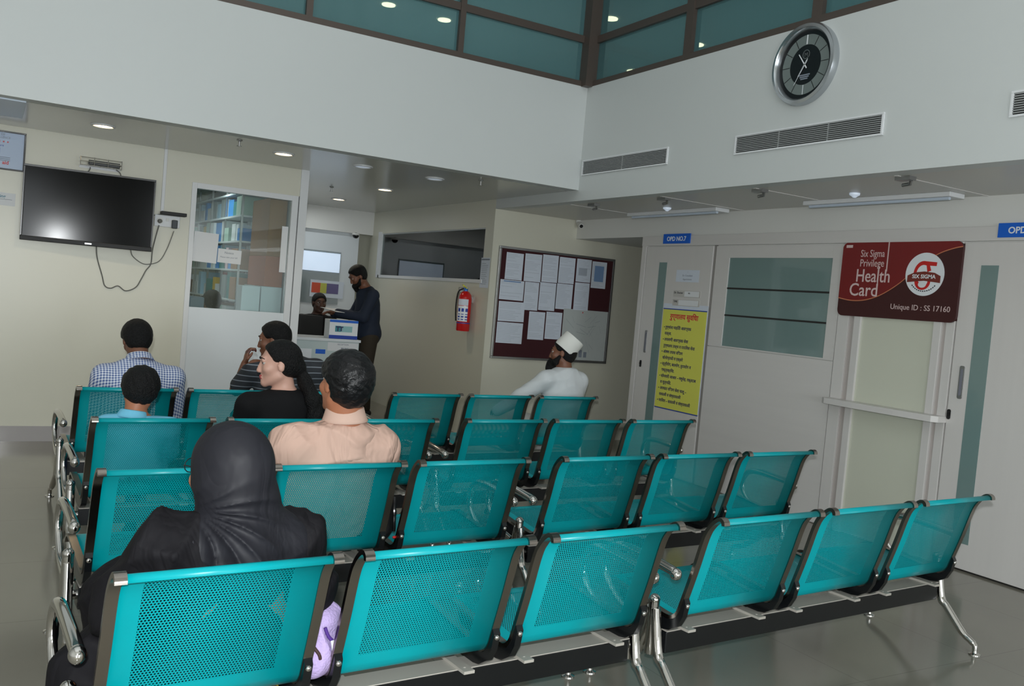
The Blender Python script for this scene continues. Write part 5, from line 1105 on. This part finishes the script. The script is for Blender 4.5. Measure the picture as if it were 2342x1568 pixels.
for lb, x, y, rz, z in (('dark office chair under the seated receptionist', 3.42, 10.55, math.pi, .54), ('dark stool under the pharmacist behind the glass', 1.865, 8.98, 0, .48)):
    t = empty('office_chair', (x, y, 0), rz, lb, 'chair'); MB().box((-.2, -.18, z-.06), (.2, .2, z-.0)).build('seat', M['blackm'], t, bevel=.02); MB().tube([(0, 0, .06), (0, 0, z-.05)], .025).build('column', M['dull'], t); b = MB()
    for k in range(5): a = 2*math.pi*k/5; b.tube([(0, 0, .08), (.24*math.cos(a), .24*math.sin(a), .03)], .018)
    b.build('star_base', M['blackm'], t)
# --- bags and small things on the seats
def sack(name, label, row, al, prims, m_, cat, noise, h=.006):
    t = empty(name, rowpt(row, al, 0), math.radians(ROWS[row][1]), label, cat); f = Field(h, noise)
    for p in prims: (f.ell if len(p) == 2 else f.cap)(*p, k=.03)
    f.build('fabric_body', m_, t); return t
LV = mat('lavender_gauze', (186, 166, 214), .9, noise=(120, .1), bump=(140, .5))
t = sack('fabric_bag', 'lavender patterned cloth bag wedged between the first two seats of the nearest row', 'D', .60, [((.0, .26, .43), (.085, .10, .085)), ((.0, .22, .50), (.05, .06, .045), ), ((-.03, .20, .40), (.05, .06, .06))], LV, 'bag', folds(.006, 60, 31), .005)
b = MB()
for pts, mi in (([(-.02, .148, .50), (-.01, .143, .475), (.01, .142, .455), (.02, .143, .44)], 0), ([(.0, .140, .465), (.005, .137, .44), (.008, .137, .415)], 1), ([(-.05, .15, .45), (-.035, .142, .43), (-.03, .142, .415)], 2)): b.tube(catmull(pts, 3), .005, 8, mi=mi)
b.build('printed_motifs', [mat('violet_print', (74, 40, 130), .7), M['paperw'], mat('brown_print', (60, 40, 36), .7)], t, smooth=True)
t = sack('backpack', 'black backpack hanging in the gap right of the person in the peach shirt', 'C', 1.175, [((.0, .30, .49), (.075, .12, .12)), ((.0, .24, .45), (.06, .07, .09))], M['blackm'], 'bag', folds(.004, 50, 33))
b = MB(); b.tube(catmull([(-.03, .18, .56), (-.045, .16, .48), (-.03, .16, .40)], 4), .009, 8); b.tube(catmull([(.03, .18, .56), (.02, .15, .50), (.03, .16, .42)], 4), .008, 8); b.build('strap', M['black'], t, smooth=True)
b = MB(); b.ball((-.02, .155, .405), (.008, .006, .01)); b.ball((.03, .15, .395), (.009, .006, .006)); b.build('red_tags', M['logored'], t, smooth=True)
# a second folded item on the bench behind the headscarf row: a foot in a sandal seen through the gap
sd = empty('sandal', rowpt('D', .70, .80), math.radians(10), 'sandal with a yellow strap on the floor seen between the first two front seats', 'sandal')
MB().prism([(-.035, -.10), (.035, -.10), (.045, .06), (.02, .12), (-.03, .12), (-.045, .05)], .0, .022, 'z').build('sole', cloth('tan_sole', (150, 120, 96)), sd, bevel=.006)
b = MB(); b.tube(catmull([(-.042, .04, .02), (-.02, .05, .05), (.02, .05, .05), (.042, .04, .02)], 4), .007, 8); b.build('strap', mat('yellow_strap', (206, 186, 60), .5), sd, smooth=True)
